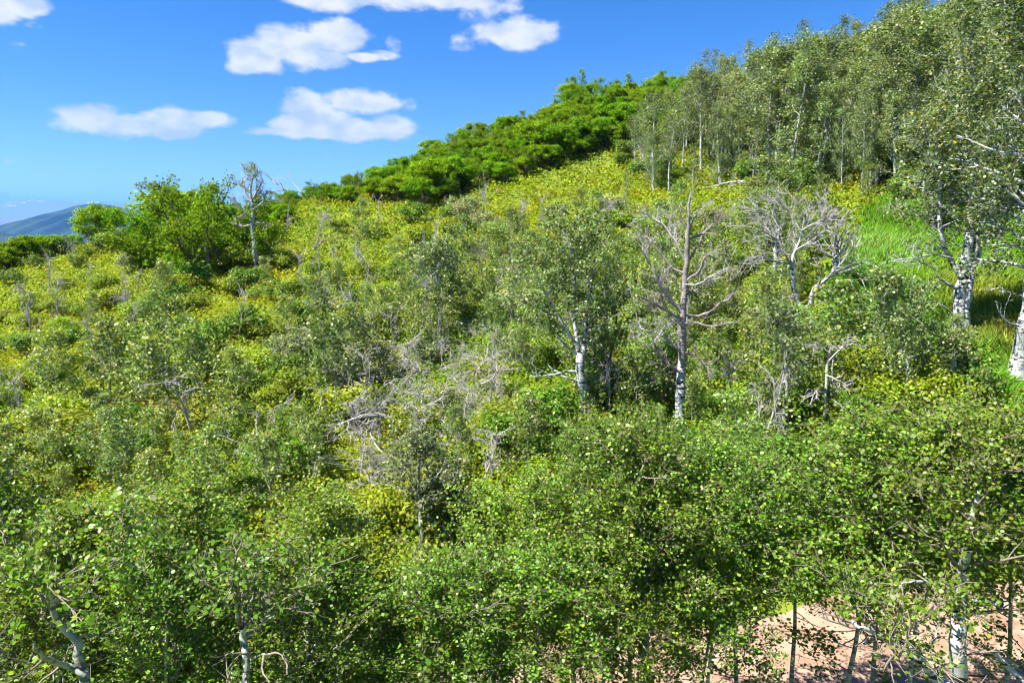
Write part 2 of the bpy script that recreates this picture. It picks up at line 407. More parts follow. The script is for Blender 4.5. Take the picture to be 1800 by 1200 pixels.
def place(parts, name, loc, label, cat, group=None, rz=0, scale=1):
    t = thing(name, loc, label, cat, group, rz, scale)
    for pn, me in parts:
        o = link(pn, me, t)
        if pn != 'trunk': o['kind'] = 'stuff'
    return t

# ================================================================== setting
def color_noise_mat(name, cols, scale, rough=.9, bump=.3, detail=8):
    m, t, o = mat(name); n = t.nodes.new; l = t.links.new
    c = n('ShaderNodeTexCoord'); a = n('ShaderNodeTexNoise'); a.inputs['Scale'].default_value = scale; a.inputs['Detail'].default_value = detail; a.inputs['Roughness'].default_value = .62; l(c.outputs['Object'], a.inputs['Vector'])
    r = n('ShaderNodeValToRGB'); l(a.outputs[0], r.inputs[0])
    while len(r.color_ramp.elements) < len(cols): r.color_ramp.elements.new(.5)
    for e, (p, cc) in zip(r.color_ramp.elements, cols): e.position = p; e.color = (*cc, 1)
    p = n('ShaderNodeBsdfPrincipled'); p.inputs['Roughness'].default_value = rough; p.inputs['Specular IOR Level'].default_value = .15; l(r.outputs[0], p.inputs['Base Color'])
    if bump:
        b = n('ShaderNodeBump'); b.inputs['Strength'].default_value = bump; b.inputs['Distance'].default_value = .1; l(a.outputs[0], b.inputs['Height']); l(b.outputs[0], p.inputs['Normal'])
    l(p.outputs[0], o.inputs[0]); return m
def grown(a, b, step, far):
    lo, hi = [], []
    x = a; s = step
    while x > -far: s *= 1.25; x -= s; lo.append(x)
    x = b; s = step
    while x < far: s *= 1.25; x += s; hi.append(x)
    return np.r_[lo[::-1], np.arange(a, b + .01, step), hi]
gx = grown(-100, 100, .8, 45000); gy = grown(-20, 150, .8, 45000)
GX, GY = np.meshgrid(gx, gy)
GZ = zg(GX, GY)
nx, ny = len(gx), len(gy)
I = np.arange(nx * ny).reshape(ny, nx)
GF = np.stack((I[:-1, :-1], I[:-1, 1:], I[1:, 1:], I[1:, :-1]), -1).reshape(-1, 4)
ground = link('ground', make_mesh('ground', np.stack((GX, GY, GZ), -1).reshape(-1, 3), [GF],
    [color_noise_mat('hillside_soil', [(.3, (.05, .08, .010)), (.48, (.09, .13, .012)), (.62, (.14, .17, .015)), (.8, (.13, .11, .04))], .35)], smooth=True))
tag(ground, kind='structure')
# dirt road, 4 mm and more above the ground
xs = np.arange(-60, 60, .35); vs = np.linspace(-1, 1, 15)
RX = np.repeat(xs[:, None], 15, 1); wdt = 2.55 + .22 * np.sin(xs * .9) + .12 * np.sin(xs * 2.7)
RY = road_c(xs)[:, None] + vs[None] * wdt[:, None]
RZ = zg(RX, RY) + .10 + .055 * np.cos(vs * 9)[None] + .012 * np.sin(xs * 5.1)[:, None] * np.cos(vs * 7 + 1)[None] * (1 - vs[None] ** 2) - .13 * (np.abs(vs)[None] ** 8)
I = np.arange(RX.size).reshape(RX.shape)
road = link('dirt_road', make_mesh('dirt_road', np.stack((RX, RY, RZ), -1).reshape(-1, 3), [np.stack((I[:-1, :-1], I[1:, :-1], I[1:, 1:], I[:-1, 1:]), -1).reshape(-1, 4)],
    [color_noise_mat('pink_dirt', [(.25, (.13, .075, .045)), (.40, (.21, .130, .088)), (.52, (.28, .18, .128)), (.72, (.34, .235, .175))], 1.1, bump=.5, detail=12)], smooth=True))
tag(road, kind='structure')

# stones and litter lying on the road
r0_ = np.random.default_rng(3); n = 2600
X = r0_.uniform(-14, 22, n); Y = road_c(X) + np.clip(r0_.normal(0, 1.6, n), -2.9, 2.9); sz = .012 * np.exp(np.abs(r0_.normal(0, .8, n)))
O = np.array([(1, 0, 0), (0, 1, 0), (-1, 0, 0), (0, -1, 0), (0, 0, .6), (0, 0, -.5)]); D = O[None] * sz[:, None, None] * r0_.uniform(.6, 1.3, (n, 6, 1)); th = r0_.uniform(0, 6.28, n)
V = np.stack((D[..., 0] * np.cos(th)[:, None] - D[..., 1] * np.sin(th)[:, None], D[..., 0] * np.sin(th)[:, None] + D[..., 1] * np.cos(th)[:, None], D[..., 2]), -1) + np.stack((X, Y, zg(X, Y) + .10), 1)[:, None]
T8 = np.array([(0, 1, 4), (1, 2, 4), (2, 3, 4), (3, 0, 4), (1, 0, 5), (2, 1, 5), (3, 2, 5), (0, 3, 5)])
peb = link('pebbles', make_mesh('pebbles', V.reshape(-1, 3), [(np.arange(n)[:, None, None] * 6 + T8[None]).reshape(-1, 3)], [color_noise_mat('pink_stone', [(.3, (.16, .10, .07)), (.6, (.34, .25, .19))], 3, bump=0)]))
tag(peb, 'small pinkish stones scattered over the dirt road', 'gravel', kind='stuff')

# distant hills
def ridge(name, sil, Y, depth, m, seed, rough):
    r = np.random.RandomState(seed)
    px = np.array([a for a, _ in sil], float); py = np.array([b for _, b in sil], float)
    n = 260; X = np.linspace(px[0], px[-1], n); H = np.interp(X, px, py)
    k = np.ones(9) / 9; H = np.convolve(np.pad(H, 4, 'edge'), k, 'valid')
    base = np.array([world_at(a, b, Y) for a, b in zip(X, H)])
    S = np.linspace(-1, 1, 61)
    ph = r.uniform(0, 6, 12); fx = r.uniform(4, 60, 12)
    xx = np.linspace(0, 1, n)
    V = []
    for s in S:
        spur = sum(np.sin(xx * fx[i] * 2 + ph[i] + s * (2.2 + i * .5)) / (fx[i] ** .6) for i in range(12)) * .30
        hgt = (base[:, 2] + 130) * np.clip((1 - abs(s)) ** .85 * (1 + spur * min(1, abs(s) * 5) * rough), 0, 1.02) - 130
        V.append(np.stack((base[:, 0] + 0 * xx, np.full(n, Y) + s * depth, hgt), 1))
    V = np.array(V); J = np.arange(V.shape[0] * n).reshape(-1, n)
    o = link(name, make_mesh(name, V.reshape(-1, 3), [np.stack((J[:-1, :-1], J[:-1, 1:], J[1:, 1:], J[1:, :-1]), -1).reshape(-1, 4)], [m], smooth=True))
    tag(o, kind='structure'); return o
M_FOREST = color_noise_mat('far_forest', [(.35, (.008, .022, .018)), (.55, (.014, .036, .026)), (.7, (.035, .055, .035))], .006, bump=0)
M_FAR = color_noise_mat('far_slope', [(.35, (.06, .07, .05)), (.6, (.13, .13, .10))], .0012, bump=0)
def snow_mat():
    m, t, o = mat('snow_patched_rock'); n = t.nodes.new; l = t.links.new
    c = n('ShaderNodeTexCoord'); mp = n('ShaderNodeMapping'); mp.inputs['Scale'].default_value = (.0035, .0035, .014); l(c.outputs['Object'], mp.inputs[0])
    a = n('ShaderNodeTexNoise'); a.inputs['Scale'].default_value = 1; a.inputs['Detail'].default_value = 7; l(mp.outputs[0], a.inputs['Vector'])
    sx = n('ShaderNodeSeparateXYZ'); l(c.outputs['Object'], sx.inputs[0])
    mr = n('ShaderNodeMapRange'); mr.inputs['From Min'].default_value = 300; mr.inputs['From Max'].default_value = 900; mr.inputs['To Min'].default_value = -.25; mr.inputs['To Max'].default_value = .06; l(sx.outputs[2], mr.inputs['Value'])
    ad = n('ShaderNodeMath'); l(a.outputs[0], ad.inputs[0]); l(mr.outputs[0], ad.inputs[1])
    r = n('ShaderNodeValToRGB'); l(ad.outputs[0], r.inputs[0]); e = r.color_ramp.elements; e[0].position = .54; e[0].color = (.12, .13, .13, 1); e[1].position = .60; e[1].color = (.7, .72, .75, 1)
    p = n('ShaderNodeBsdfPrincipled'); p.inputs['Roughness'].default_value = .9; l(r.outputs[0], p.inputs['Base Color']); l(p.outputs[0], o.inputs[0]); return m
ridge('snowy_mountains', [(-1500, 372), (-900, 356), (-400, 345), (-150, 352), (0, 358), (28, 351), (70, 350), (100, 354), (160, 353), (205, 356), (260, 364), (330, 372), (520, 392), (900, 400)], 19000, 5000, snow_mat(), 3, .5)
ridge('purple_hills', [(-900, 380), (-300, 378), (-100, 382), (0, 385), (45, 388), (75, 395), (140, 402), (260, 412)], 9500, 2500, M_FAR, 4, .4)
ridge('blue_hill', [(20, 418), (60, 398), (80, 384), (105, 371), (130, 362), (160, 358), (185, 359), (215, 366), (262, 370), (320, 380), (400, 398), (520, 412)], 4600, 1100, M_FOREST, 6, .5)
ridge('valley_hill', [(-700, 390), (-200, 398), (-40, 404), (0, 407), (22, 416), (60, 426)], 2800, 700, M_FOREST, 8, .5)

# the air between here and the mountains
hz = bpy.data.meshes.new('haze')
x0, x1, y0, y1, za, zb = -47000., 47000., -47000., 47000., -135., 960.
vv = [(a, b, c) for c in (za, zb) for a, b in ((x0, y0), (x1, y0), (x1, y1), (x0, y1))]
hz.from_pydata(vv, [], [(0, 3, 2, 1), (4, 5, 6, 7), (0, 1, 5, 4), (1, 2, 6, 5), (2, 3, 7, 6), (3, 0, 4, 7)])
m, t, o = mat('air'); pv = t.nodes.new('ShaderNodeVolumePrincipled'); pv.inputs['Color'].default_value = (.06, .31, 1.0, 1); pv.inputs['Density'].default_value = 5.5e-5; pv.inputs['Anisotropy'].default_value = .1
t.links.new(pv.outputs[0], o.inputs['Volume']); hz.materials.append(m)
tag(link('haze', hz), kind='stuff')

# ------------------------------------------------------------------ grass meadow and hillside ground cover
def in_poly(x, y, poly):
    ins = np.zeros(x.shape, bool); n = len(poly)
    for i in range(n):
        ax, ay = poly[i]; bx, by = poly[(i + 1) % n]
        c = ((ay > y) != (by > y)) & (x < (bx - ax) * (y - ay) / (by - ay + 1e-12) + ax)
        ins ^= c
    return ins
MEADOW = [tuple(hit(a, b)[:2]) for a, b in [(1450, 535), (1500, 430), (1530, 375), (1560, 350), (1700, 350), (1900, 380), (2000, 480), (2000, 770), (1790, 775), (1735, 720), (1690, 640), (1600, 600), (1520, 560)]]
def fnoise(x, y, s, k): 
    return (np.sin(x * s + k) * np.cos(y * s * 1.13 + 1.7 * k) + .6 * np.sin(x * s * 2.1 + y * s * 1.3 + k * 3) + .4 * np.cos(x * s * 3.7 - y * s * 2.9 + k * 5)) / 2
def blob(x, y, px, py, rad):
    h = hit(px, py); return np.exp(-((x - h[0]) ** 2 + ((y - h[1]) * .6) ** 2) / rad ** 2)
rng = np.random.default_rng(11)
n = 52000
Yp = 6 + (112 - 6) * rng.random(n * 3) ** 1.45; Xp = (rng.random(n * 3) * 2 - 1) * (Yp * .82 + 3)
k = ~in_poly(Xp, Yp, MEADOW) & (np.abs(Yp - road_c(Xp)) > 2.55 + .35 * np.sin(Xp * 1.7) * np.cos(Xp * .6))
Xp, Yp = Xp[k][:n], Yp[k][:n]; n = len(Xp)
hgt = rng.uniform(.25, .75, n) * (1 + .35 * fnoise(Xp, Yp, .23, 2)); 
a = np.clip(.5 + fnoise(Xp, Yp, .11, 1.0) * .8 + rng.normal(0, .15, n), 0, 1)[:, None]
YG, GR, GG = np.array((.188, .262, .006)), np.array((.085, .215, .010)), np.array((.12, .195, .04))
c = YG * (1 - a) + GR * a
up = sst(30, 50, Yp)[:, None]; c = c * (1 - .5 * up) + YG * 1.05 * .5 * up
g = np.clip(fnoise(Xp, Yp, .17, 4.1) * 1.2 - .35 + rng.normal(0, .1, n), 0, 1)[:, None]; c = c * (1 - g) + GG * g
f = np.zeros(n)
for q in [(240, 770, 2.2), (200, 740, 1.6), (130, 880, 1.3), (480, 470, 2.4), (560, 340, 3.5), (650, 350, 3), (870, 460, 2.2), (660, 780, .8), (610, 540, 1.3), (690, 660, 1), (120, 560, 2), (1380, 855, .5), (1365, 800, .5), (1490, 735, .6), (1510, 330, 1.5), (330, 760, 1.4), (860, 660, 1.1), (470, 515, 1.8), (50, 630, 1.6)]:
    f += blob(Xp, Yp, *q)
f = np.clip(f + rng.normal(0, .15, n), 0, 1)[:, None] * .36; c = c * (1 - f) + np.array((.42, .33, .01)) * f
bare = rng.random(n) < .03; c[bare] = (.26, .19, .08)
per = 10
off = rng.normal(0, 1, (n, per, 3)) * np.array((.20, .20, 0)) * (1 + Yp[:, None, None] / 60); zr = rng.random((n, per)) ** .6
P = np.stack((Xp, Yp, zg(Xp, Yp)), 1)[:, None] + off; P[:, :, 2] += zr * hgt[:, None]
S = (.055 + .0024 * Yp)[:, None] * rng.uniform(.7, 1.4, (n, per))
C = np.repeat(c[:, None], per, 1) * np.exp(rng.normal(0, .22, (n, per, 1)))
cover = link('ground_cover', leaves_mesh('ground_cover', rng, P.reshape(-1, 3), S.ravel(), C.reshape(-1, 3), M_SHRUB, QUAD, .5))
tag(cover, 'knee-high yellow-green flowering plants carpeting the whole hillside', 'undergrowth', kind='stuff')

n = 70000
px_ = np.array(MEADOW); X = rng.uniform(px_[:, 0].min(), px_[:, 0].max(), n * 5); Y = px_[:, 1].min() + (px_[:, 1].max() - px_[:, 1].min()) * rng.random(n * 5) ** 1.5
k = in_poly(X + rng.normal(0, .4, n * 5), Y + rng.normal(0, .4, n * 5), MEADOW); X, Y = X[k][:n], Y[k][:n]; n = len(X)
z = zg(X, Y); h = rng.uniform(.3, .65, n) * (1 + .3 * fnoise(X, Y, .8, 1)); 
pn = fnoise(X, Y, .45, 2.2)
lean = np.stack((.12 + .2 * np.sin(X * .5 + Y * .3), .1 * np.cos(X * .7), np.zeros(n)), 1) * h[:, None] + rng.normal(0, .15, (n, 3)) * np.array((1, 1, 0))
wv = rng.normal(size=(n, 3)); wv[:, 2] = 0; wv /= np.linalg.norm(wv, axis=1, keepdims=True); wv *= (.010 + .0009 * Y)[:, None]
B0 = np.stack((X, Y, z - .02), 1)
V = np.stack((B0 - wv, B0 + wv, B0 + wv * .8 + lean * .35 + np.array((0, 0, 1)) * h[:, None] * .6, B0 - wv * .8 + lean * .35 + np.array((0, 0, 1)) * h[:, None] * .6, B0 + lean + np.array((0, 0, 1)) * h[:, None]), 1)
b = np.arange(n)[:, None] * 5
a = np.clip(.45 + pn * .8 + rng.normal(0, .15, n), 0, 1)[:, None]
c = np.array((.085, .31, .005)) * (1 - a) + np.array((.13, .31, .05)) * a
yy = np.clip(blob(X, Y, 1740, 540, 2.0) + blob(X, Y, 1790, 600, 1.5) + rng.normal(0, .1, n), 0, 1)[:, None] * .7; c = c * (1 - yy) + np.array((.26, .26, .04)) * yy
c *= np.exp(rng.normal(0, .26, (n, 1))); dry = rng.random(n) < .07; c[dry] = (.24, .24, .07)
grass = link('meadow_grass', make_mesh('meadow_grass', V.reshape(-1, 3), [b + np.array([0, 1, 2, 3]), b + np.array([3, 2, 4])], [M_GRASS], tint=np.repeat(c, 5, 0)))
tag(grass, 'bright green knee-high grass filling the clearing under the big aspens', 'grass', kind='stuff')

# ================================================================== plant kinds
R = np.random.default_rng
A_GREEN = (.108, .205, .012); A_GREY = (.115, .185, .045); OAK = (.110, .220, .004); YGREEN = (.160, .238, .008)
near = [proto(aspen(R(20 + i), 6.6, 1.6, cb, r0=(.05, .055, .08, .08, .08)[i], nb=34, nsec=8, ntw=4, per=14, spread=.055, twr=.0045, bare=4, low=(7, 16, 4, 4, 4)[i]), R(50 + i), 'near_aspen', M_ASPEN, M_SLIM, A_GREEN, .039, ROUND, .35, pale=.10, palecol=(.22, .29, .06), yel=.010, mtwig=M_TWIG, spread=.38)
        for i, cb in enumerate((.66, .54, .28, .20, .12))]
mid = [proto(aspen(R(70 + i), 5.0, 1.3, .22, r0=.07, nb=24, nsec=6, ntw=3, per=8, spread=.09, twr=.008, bare=5), R(80 + i), 'slope_aspen', M_ASPEN, M_SLIM, A_GREY, .085, QUAD, .4, pale=.14, yel=.01) for i in range(4)]
sap = [proto(aspen(R(170 + i), 2.6, .95, .08, r0=.035, nb=18, nsec=6, ntw=3, per=7, spread=.09, twr=.007, bare=4), R(180 + i), 'aspen_sapling', M_ASPEN, M_SLIM, (.125, .215, .025), .08, QUAD, .4, pale=.14, yel=.03) for i in range(4)]
far = [proto(aspen(R(90 + i), 11, 2.7, (.22, .30, .18, .38)[i], r0=.18, nb=24, nsec=6, ntw=0, per=32, spread=.23, twr=.016, bare=6), R(95 + i), 'tall_aspen', M_ASPEN, M_BARK, (.125, .18, .058), .15, QUAD, .4, pale=.14, palecol=(.27, .31, .14), yel=.01, spread=.28) for i in range(4)]
thin = [proto(aspen(R(100 + i), 11, 1.9, .45, r0=.15, nb=20, nsec=4, ntw=0, per=13, spread=.25, twr=.016, bare=6), R(105 + i), 'thin_aspen', M_ASPEN, M_BARK, (.085, .13, .05), .17, QUAD, .4, yel=.01) for i in range(2)]
oaks = [proto(bush(R(110 + i), 4.2, 2.2, 6, 60, 105, .25, .07, .8, .54), R(115 + i), 'oak', M_OAK, M_DARKB, OAK, .155, LOBED, .5, pale=.10, palecol=(.17, .31, .02), yel=0.003, spread=.2) for i in range(4)]
def oak_tall(seed):
    r = R(seed); st = []
    for k in range(6):
        a = k * 1.05 + r.normal(0, .2); o = .45 + .5 * (k % 2); P = line(r, (cos(a) * .35, sin(a) * .35, -.25), (cos(a) * o, sin(a) * o, 1.25), r.uniform(5.2, 7.4), 9, .16, .03); st.append((P, np.linspace(.10, .02, 9)))
    return aspen(r, 1, 1.9, .46, stems=st, nb=66, nsec=6, ntw=0, per=20, spread=.19, twr=.013, bare=6)
tall_oaks = [proto(oak_tall(140 + i), R(150 + i), 'tall_oak', M_OAK, M_DARKB, (.105, .21, .006), .15, LOBED, .5, pale=.10, palecol=(.17, .28, .03), yel=.003, spread=.26) for i in range(3)]
def shrubset(seed, col, n, H, Rr, size, dead=0, **k):
    return [proto(bush(R(seed + i), H, Rr, 6, 15, 120, .22, .028, .75, .6, dead=dead), R(seed + 40 + i), 'shrub', M_SHRUB, M_DARKB if dead == 0 else M_DEAD, col, size, QUAD, .45, mtwig=M_DEAD if dead else None, **k) for i in range(n)]
sh_green = shrubset(200, (.075, .165, .012), 3, 1.5, .95, .105)
sh_yel = shrubset(210, YGREEN, 3, 1.2, 1.0, .105)
sh_grey = shrubset(220, (.14, .18, .075), 3, 1.6, 1.0, .095, dead=4, palecol=(.32, .34, .22), pale=.2)
def deadset(seed, n, H, Rr, leaf=0):
    o = []
    for i in range(n):
        r = R(seed + i); pl = Plant()
        P = line(r, (0, 0, -.2), (r.normal(0, .25), r.normal(0, .25), 1), H, 8, .12, .0); pl.trunk.append((P, np.linspace(.06, .02, 8), 6))
        deadtwigs(r, pl, P, .04, Rr, 15, 8, -.08)
        o.append(proto(pl, r, 'dead_tree', M_SHRUB, M_DEAD, A_GREY, .08))
    return o
dead = deadset(240, 4, 2.6, 1.5)
def brushset(seed, n):
    o = []
    for i in range(n):
        r = R(seed + i); pl = Plant()
        for k in range(5):
            a = r.uniform(0, 2 * pi) if k else 0.6; P = line(r, (r.normal(0, .25), r.normal(0, .25), .1), (cos(a), sin(a) * .6, .35), r.uniform(1.2, 2.1), 7, .12, -.05)
            if k == 0: pl.trunk.append((P, np.linspace(.05, .015, 7), 6))
            deadtwigs(r, pl, P, .022, 1.1, 8, 6, -.03, .1)
        o.append(proto(pl, r, 'brush', M_SHRUB, M_DEAD, A_GREY, .08))
    return o
brush = brushset(260, 3)
# ================================================================== the plants one can single out
FILL = []                                     # (thing, kind phrase) to be described by its nearest landmark
LAND = []                                     # (px, py, phrase)
rg = np.random.default_rng(77)
def depth_of(p): return p[1] * cos(PITCH) - (p[2] - CAMZ) * sin(PITCH)
def stem_px(base, pts, dy=0.0, wob=.12, seed=0):
    """a stem whose bends are given as picture points at the tree's own distance -> local points, radii"""
    r = R(seed + 999); P, Q = [], []
    for i, (a, b, wd) in enumerate(pts):
        p = world_at(a, b, base[1] + dy * i / max(1, len(pts) - 1) + (r.normal(0, wob) if i else 0))
        Q.append(wd / 2 / FOC * depth_of(p)); P.append(p - base)
    P = np.array(P); Q = np.array(Q); t = np.linspace(0, len(P) - 1, (len(P) - 1) * 3 + 1)
    # smooth through the given points
    def cr(A):
        A = A.reshape(len(A), -1); E = np.vstack((2 * A[0] - A[1], A, 2 * A[-1] - A[-2])); o = []
        for u in t:
            i = min(int(u), len(A) - 2); f = u - i; a, b, c, d = E[i:i + 4]
            o.append(.5 * ((2 * b) + (-a + c) * f + (2 * a - 5 * b + 4 * c - d) * f * f + (-a + 3 * b - 3 * c + d) * f ** 3))
        return np.array(o)
    P3, Q3 = cr(P), np.abs(cr(Q)[:, 0]); J = r.normal(0, 1, P3.shape) * np.minimum(.022, .010 + Q3 * .14)[:, None]; J[0] = 0
    return P3 + J, Q3 * np.exp(r.normal(0, .06, len(Q3)))
def base_at(px, py, Y=None):
    if Y is None: return hit(px, py)
    p = world_at(px, py, Y); return np.array((p[0], p[1], z1(p[0], p[1])))
def root(P, rad):                               # run a stem into the soil with a flared foot
    p0 = P[0] - np.array((0, 0, .35)); return np.vstack((p0, P)), np.r_[rad[0] * 1.25, rad]
TW_LEN = 1.0
def featured(name, label, cat, base, stems, crown=None, bark_m=M_BARK, limbs=(), leafcol=A_GREY, leafsize=.085, seed=1, mleaf=M_ASPEN, limb_m=None, twig_m=None, twr=.008, shape=QUAD, pale=.14):
    t = thing(name, base, label, cat); r = R(seed)
    built = []
    for k, pts in enumerate(stems):
        P, q = stem_px(base, pts, seed=seed * 7 + k)
        if pts[0][1] > stems[0][0][1] - 12 and k < 9: P2, q2 = root(P, q)
        else: P2, q2 = P, q
        built.append((P, q)); link('trunk', tubes_mesh(name + '_trunk', [(P2, q2, 12)], bark_m), t)
    for k, (pts, dy, nb, nt) in enumerate(limbs):
        pl = Plant(); P, q = stem_px(base, pts, dy, .08, seed * 13 + k)
        ends = max(np.linalg.norm(P[-1] - P[0]), .4)
        pl.twig.append((P, q, 6))
        for i in range(int(nb * TW_LEN)):
            p, d = along(P, r.uniform(.25, 1)); B = line(r, p, turned(r, d, r.uniform(.4, 1.1)), ends * r.uniform(.25, .55) * TW_LEN, 6, .24, .03)
            rb = max(.015, q[-1] * .8); pl.twig.append((B, np.linspace(rb, rb * .4, 6), 4))
            for j in range(nt):
                p2, d2 = along(B, r.uniform(.2, 1)); pl.twig.append((line(r, p2, turned(r, d2, r.uniform(.4, 1.1)), ends * r.uniform(.08, .22), 4, .25, .02), np.linspace(rb * .6, rb * .35, 4), 3))
        if twig_m and len(pl.twig) > 1: link('branch_spray', tubes_mesh(name + '_limb_spray', pl.twig[1:], twig_m), t)['kind'] = 'stuff'; pl.twig = pl.twig[:1]
        link('limb', tubes_mesh(name + '_limb', pl.twig, limb_m or bark_m), t)
    if crown:
        sel = [built[i] for i in crown.get('on', range(len(built)))]
        pl = aspen(r, 1, crown['R'], crown['cb'], stems=[(P, q) for P, q in sel], nb=crown.get('nb', 26), nsec=crown.get('nsec', 6), ntw=crown.get('ntw', 3), per=crown.get('per', 8), spread=crown.get('spread', .10), twr=twr, bare=crown.get('bare', 4))
        pl.trunk = [x for x in pl.trunk if x[2] != 9]
        link('branch_spray', tubes_mesh(name + '_branch_spray', pl.trunk + pl.twig, twig_m or bark_m), t)['kind'] = 'stuff'
        Pl = np.concatenate(pl.L); n = len(Pl)
        link('crown', leaves_mesh(name + '_crown', r, Pl, np.full(n, leafsize) * np.exp(r.normal(0, .2, n)), tints(r, n, leafcol, .22, pale, yel=.015), mleaf, shape, .4), t)['kind'] = 'stuff'
    px, py = stems[0][0][0], stems[0][0][1]
    return t

# bleached snag in the middle of the slope
b = base_at(1192, 795)
featured('dead_tree', 'tall bare snag with white lower trunk, peeling pink-grey top and long curved limbs', 'dead tree', b,
    [[(1192, 795, 14.2), (1194, 740, 16.5), (1197, 680, 15.8), (1199, 632, 15.0)], [(1199, 634, 14.6), (1199, 600, 15.0), (1201, 560, 12.8), (1203, 500, 10.5), (1207, 440, 9.0), (1209, 400, 6.8), (1212, 360, 4.5), (1214, 335, 2.2)]][0:1],
    bark_m=M_BARK, seed=5)
snag = THINGS[-1]
P, q = stem_px(b, [(1199, 634, 14.6), (1199, 600, 15.0), (1201, 560, 12.8), (1203, 500, 10.5), (1207, 440, 9.0), (1209, 400, 6.8), (1212, 360, 4.5), (1214, 335, 2.2)], 0, .03, 41)
link('upper_trunk', tubes_mesh('snag_upper_trunk', [(P, q, 12)], M_SNAG), snag)
r = R(12)
SN = [([(1199, 548, 11), (1180, 528, 9), (1160, 500, 7), (1147, 470, 5), (1128, 440, 3)], -.5, 7, 4), ([(1200, 562, 6), (1178, 550, 6), (1155, 535, 4), (1122, 520, 2)], -.9, 7, 4),
      ([(1204, 482, 6), (1180, 470, 6), (1160, 445, 4), (1140, 420, 3), (1125, 412, 2)], .4, 6, 4), ([(1206, 462, 6), (1190, 430, 5), (1172, 402, 4), (1150, 386, 3), (1128, 378, 2)], .3, 7, 4),
      ([(1210, 405, 5), (1197, 385, 4), (1199, 355, 2)], 0, 4, 3), ([(1211, 422, 6), (1235, 410, 5), (1256, 392, 3), (1270, 370, 2)], .2, 5, 4), ([(1210, 412, 5), (1220, 385, 4), (1240, 360, 2)], .3, 5, 3),
      ([(1207, 462, 4), (1222, 440, 4), (1234, 415, 3), (1238, 395, 2)], .5, 4, 3), ([(1205, 495, 5), (1230, 475, 5), (1240, 452, 4), (1268, 438, 2)], -.5, 5, 4), ([(1203, 500, 5), (1230, 498, 4), (1252, 484, 3), (1284, 468, 2)], -.8, 5, 3),
      ([(1201, 554, 7), (1238, 553, 6), (1262, 536, 5), (1285, 520, 4), (1300, 488, 2)], -.4, 4, 3), ([(1200, 567, 6), (1222, 567, 6), (1245, 573, 4), (1285, 567, 2)], -.5, 3, 2),
      ([(1198, 620, 6), (1180, 602, 5), (1160, 588, 4), (1122, 578, 2)], -.8, 7, 4), ([(1196, 655, 8), (1172, 638, 6), (1152, 612, 5), (1146, 585, 3)], -.3, 6, 4), ([(1198, 615, 5), (1225, 628, 4), (1250, 652, 2)], -.7, 5, 4),
      ([(1200, 575, 5), (1188, 562, 5), (1170, 572, 3), (1150, 600, 2)], -.8, 6, 4), ([(1204, 520, 4), (1222, 512, 3), (1240, 500, 2)], .4, 4, 3)]
for k, (pts, dy, nb, nt) in enumerate(SN):
    pl = Plant(); nb, nt = int(nb * 2), nt + 1; pts = [(a_, b_, c_ * .8) for a_, b_, c_ in pts]; P, q = stem_px(b, pts, dy, .05, 300 + k); e = max(np.linalg.norm(P[-1] - P[0]), .4); pl.twig.append((P, q, 6))
    for i in range(nb):
        p, d = along(P, r.uniform(.25, 1)); B = line(r, p, turned(r, d, r.uniform(.4, 1.1)), e * r.uniform(.2, .42), 6, .2, .10); pl.twig.append((B, np.linspace(.013, .007, 6), 4))
        for j in range(nt):
            p2, d2 = along(B, r.uniform(.2, 1)); pl.twig.append((line(r, p2, turned(r, d2, .8), e * r.uniform(.08, .2), 4, .22, .10), np.linspace(.008, .006, 4), 3))
    link('limb', tubes_mesh('snag_limb', pl.twig, M_DARKB if k in (0, 10, 11) and False else (M_SNAG if k % 3 else M_DEAD)), snag)
LAND.append((1200, 600, 'the tall peeling snag'))

b = base_at(1042, 748)
featured('aspen', 'crooked white aspen leaning uphill and forking under a dense green crown, beside the snag', 'tree', b,
    [[(1042, 748, 20.0), (1032, 712, 17.6), (1022, 672, 16.0), (1020, 642, 15.2), (1021, 622, 14.4)], [(1019, 630, 8.8), (1013, 595, 7.2), (1010, 555, 6.4), (1012, 500, 4.8), (1003, 440, 3.2), (985, 400, 2.4)], [(1024, 628, 8.8), (1030, 590, 7.2), (1032, 545, 5.6), (1042, 490, 4.0), (1050, 430, 2.4)], [(1022, 622, 4.8), (985, 560, 4.0), (955, 510, 3.2), (935, 460, 2.4)]],
    crown=dict(R=1.5, cb=.12, on=(1, 2, 3), nb=46, nsec=6, ntw=3, per=14, bare=0), limbs=[([(1018, 605 + 20, 6), (1000, 612, 4.0), (985, 598, 3.2), (978, 590, 1.6)], -.3, 2, 2), ([(1018, 668, 5.6), (1005, 668, 4.0), (985, 660, 2.4)], -.4, 1, 1), ([(1022, 655, 4.0), (1000, 652, 4.0), (965, 660, 3.2), (930, 662, 1.6)], -.3, 5, 3)], seed=8, leafcol=(.10, .165, .03))
LAND.append((1020, 640, 'the crooked forked aspen'))
b = base_at(1059, 732)
featured('oak', 'slender dark-stemmed tree with two stems and thin crown behind the crooked aspen', 'tree', b,
    [[(1059, 734, 9), (1057, 700, 8), (1056, 670, 6), (1046, 640, 4)], [(1061, 733, 8), (1063, 690, 8), (1069, 640, 6), (1080, 590, 4), (1085, 540, 3)]], crown=dict(R=1.1, cb=.5, nb=18, nsec=5, per=8), bark_m=M_DARKB, seed=9)

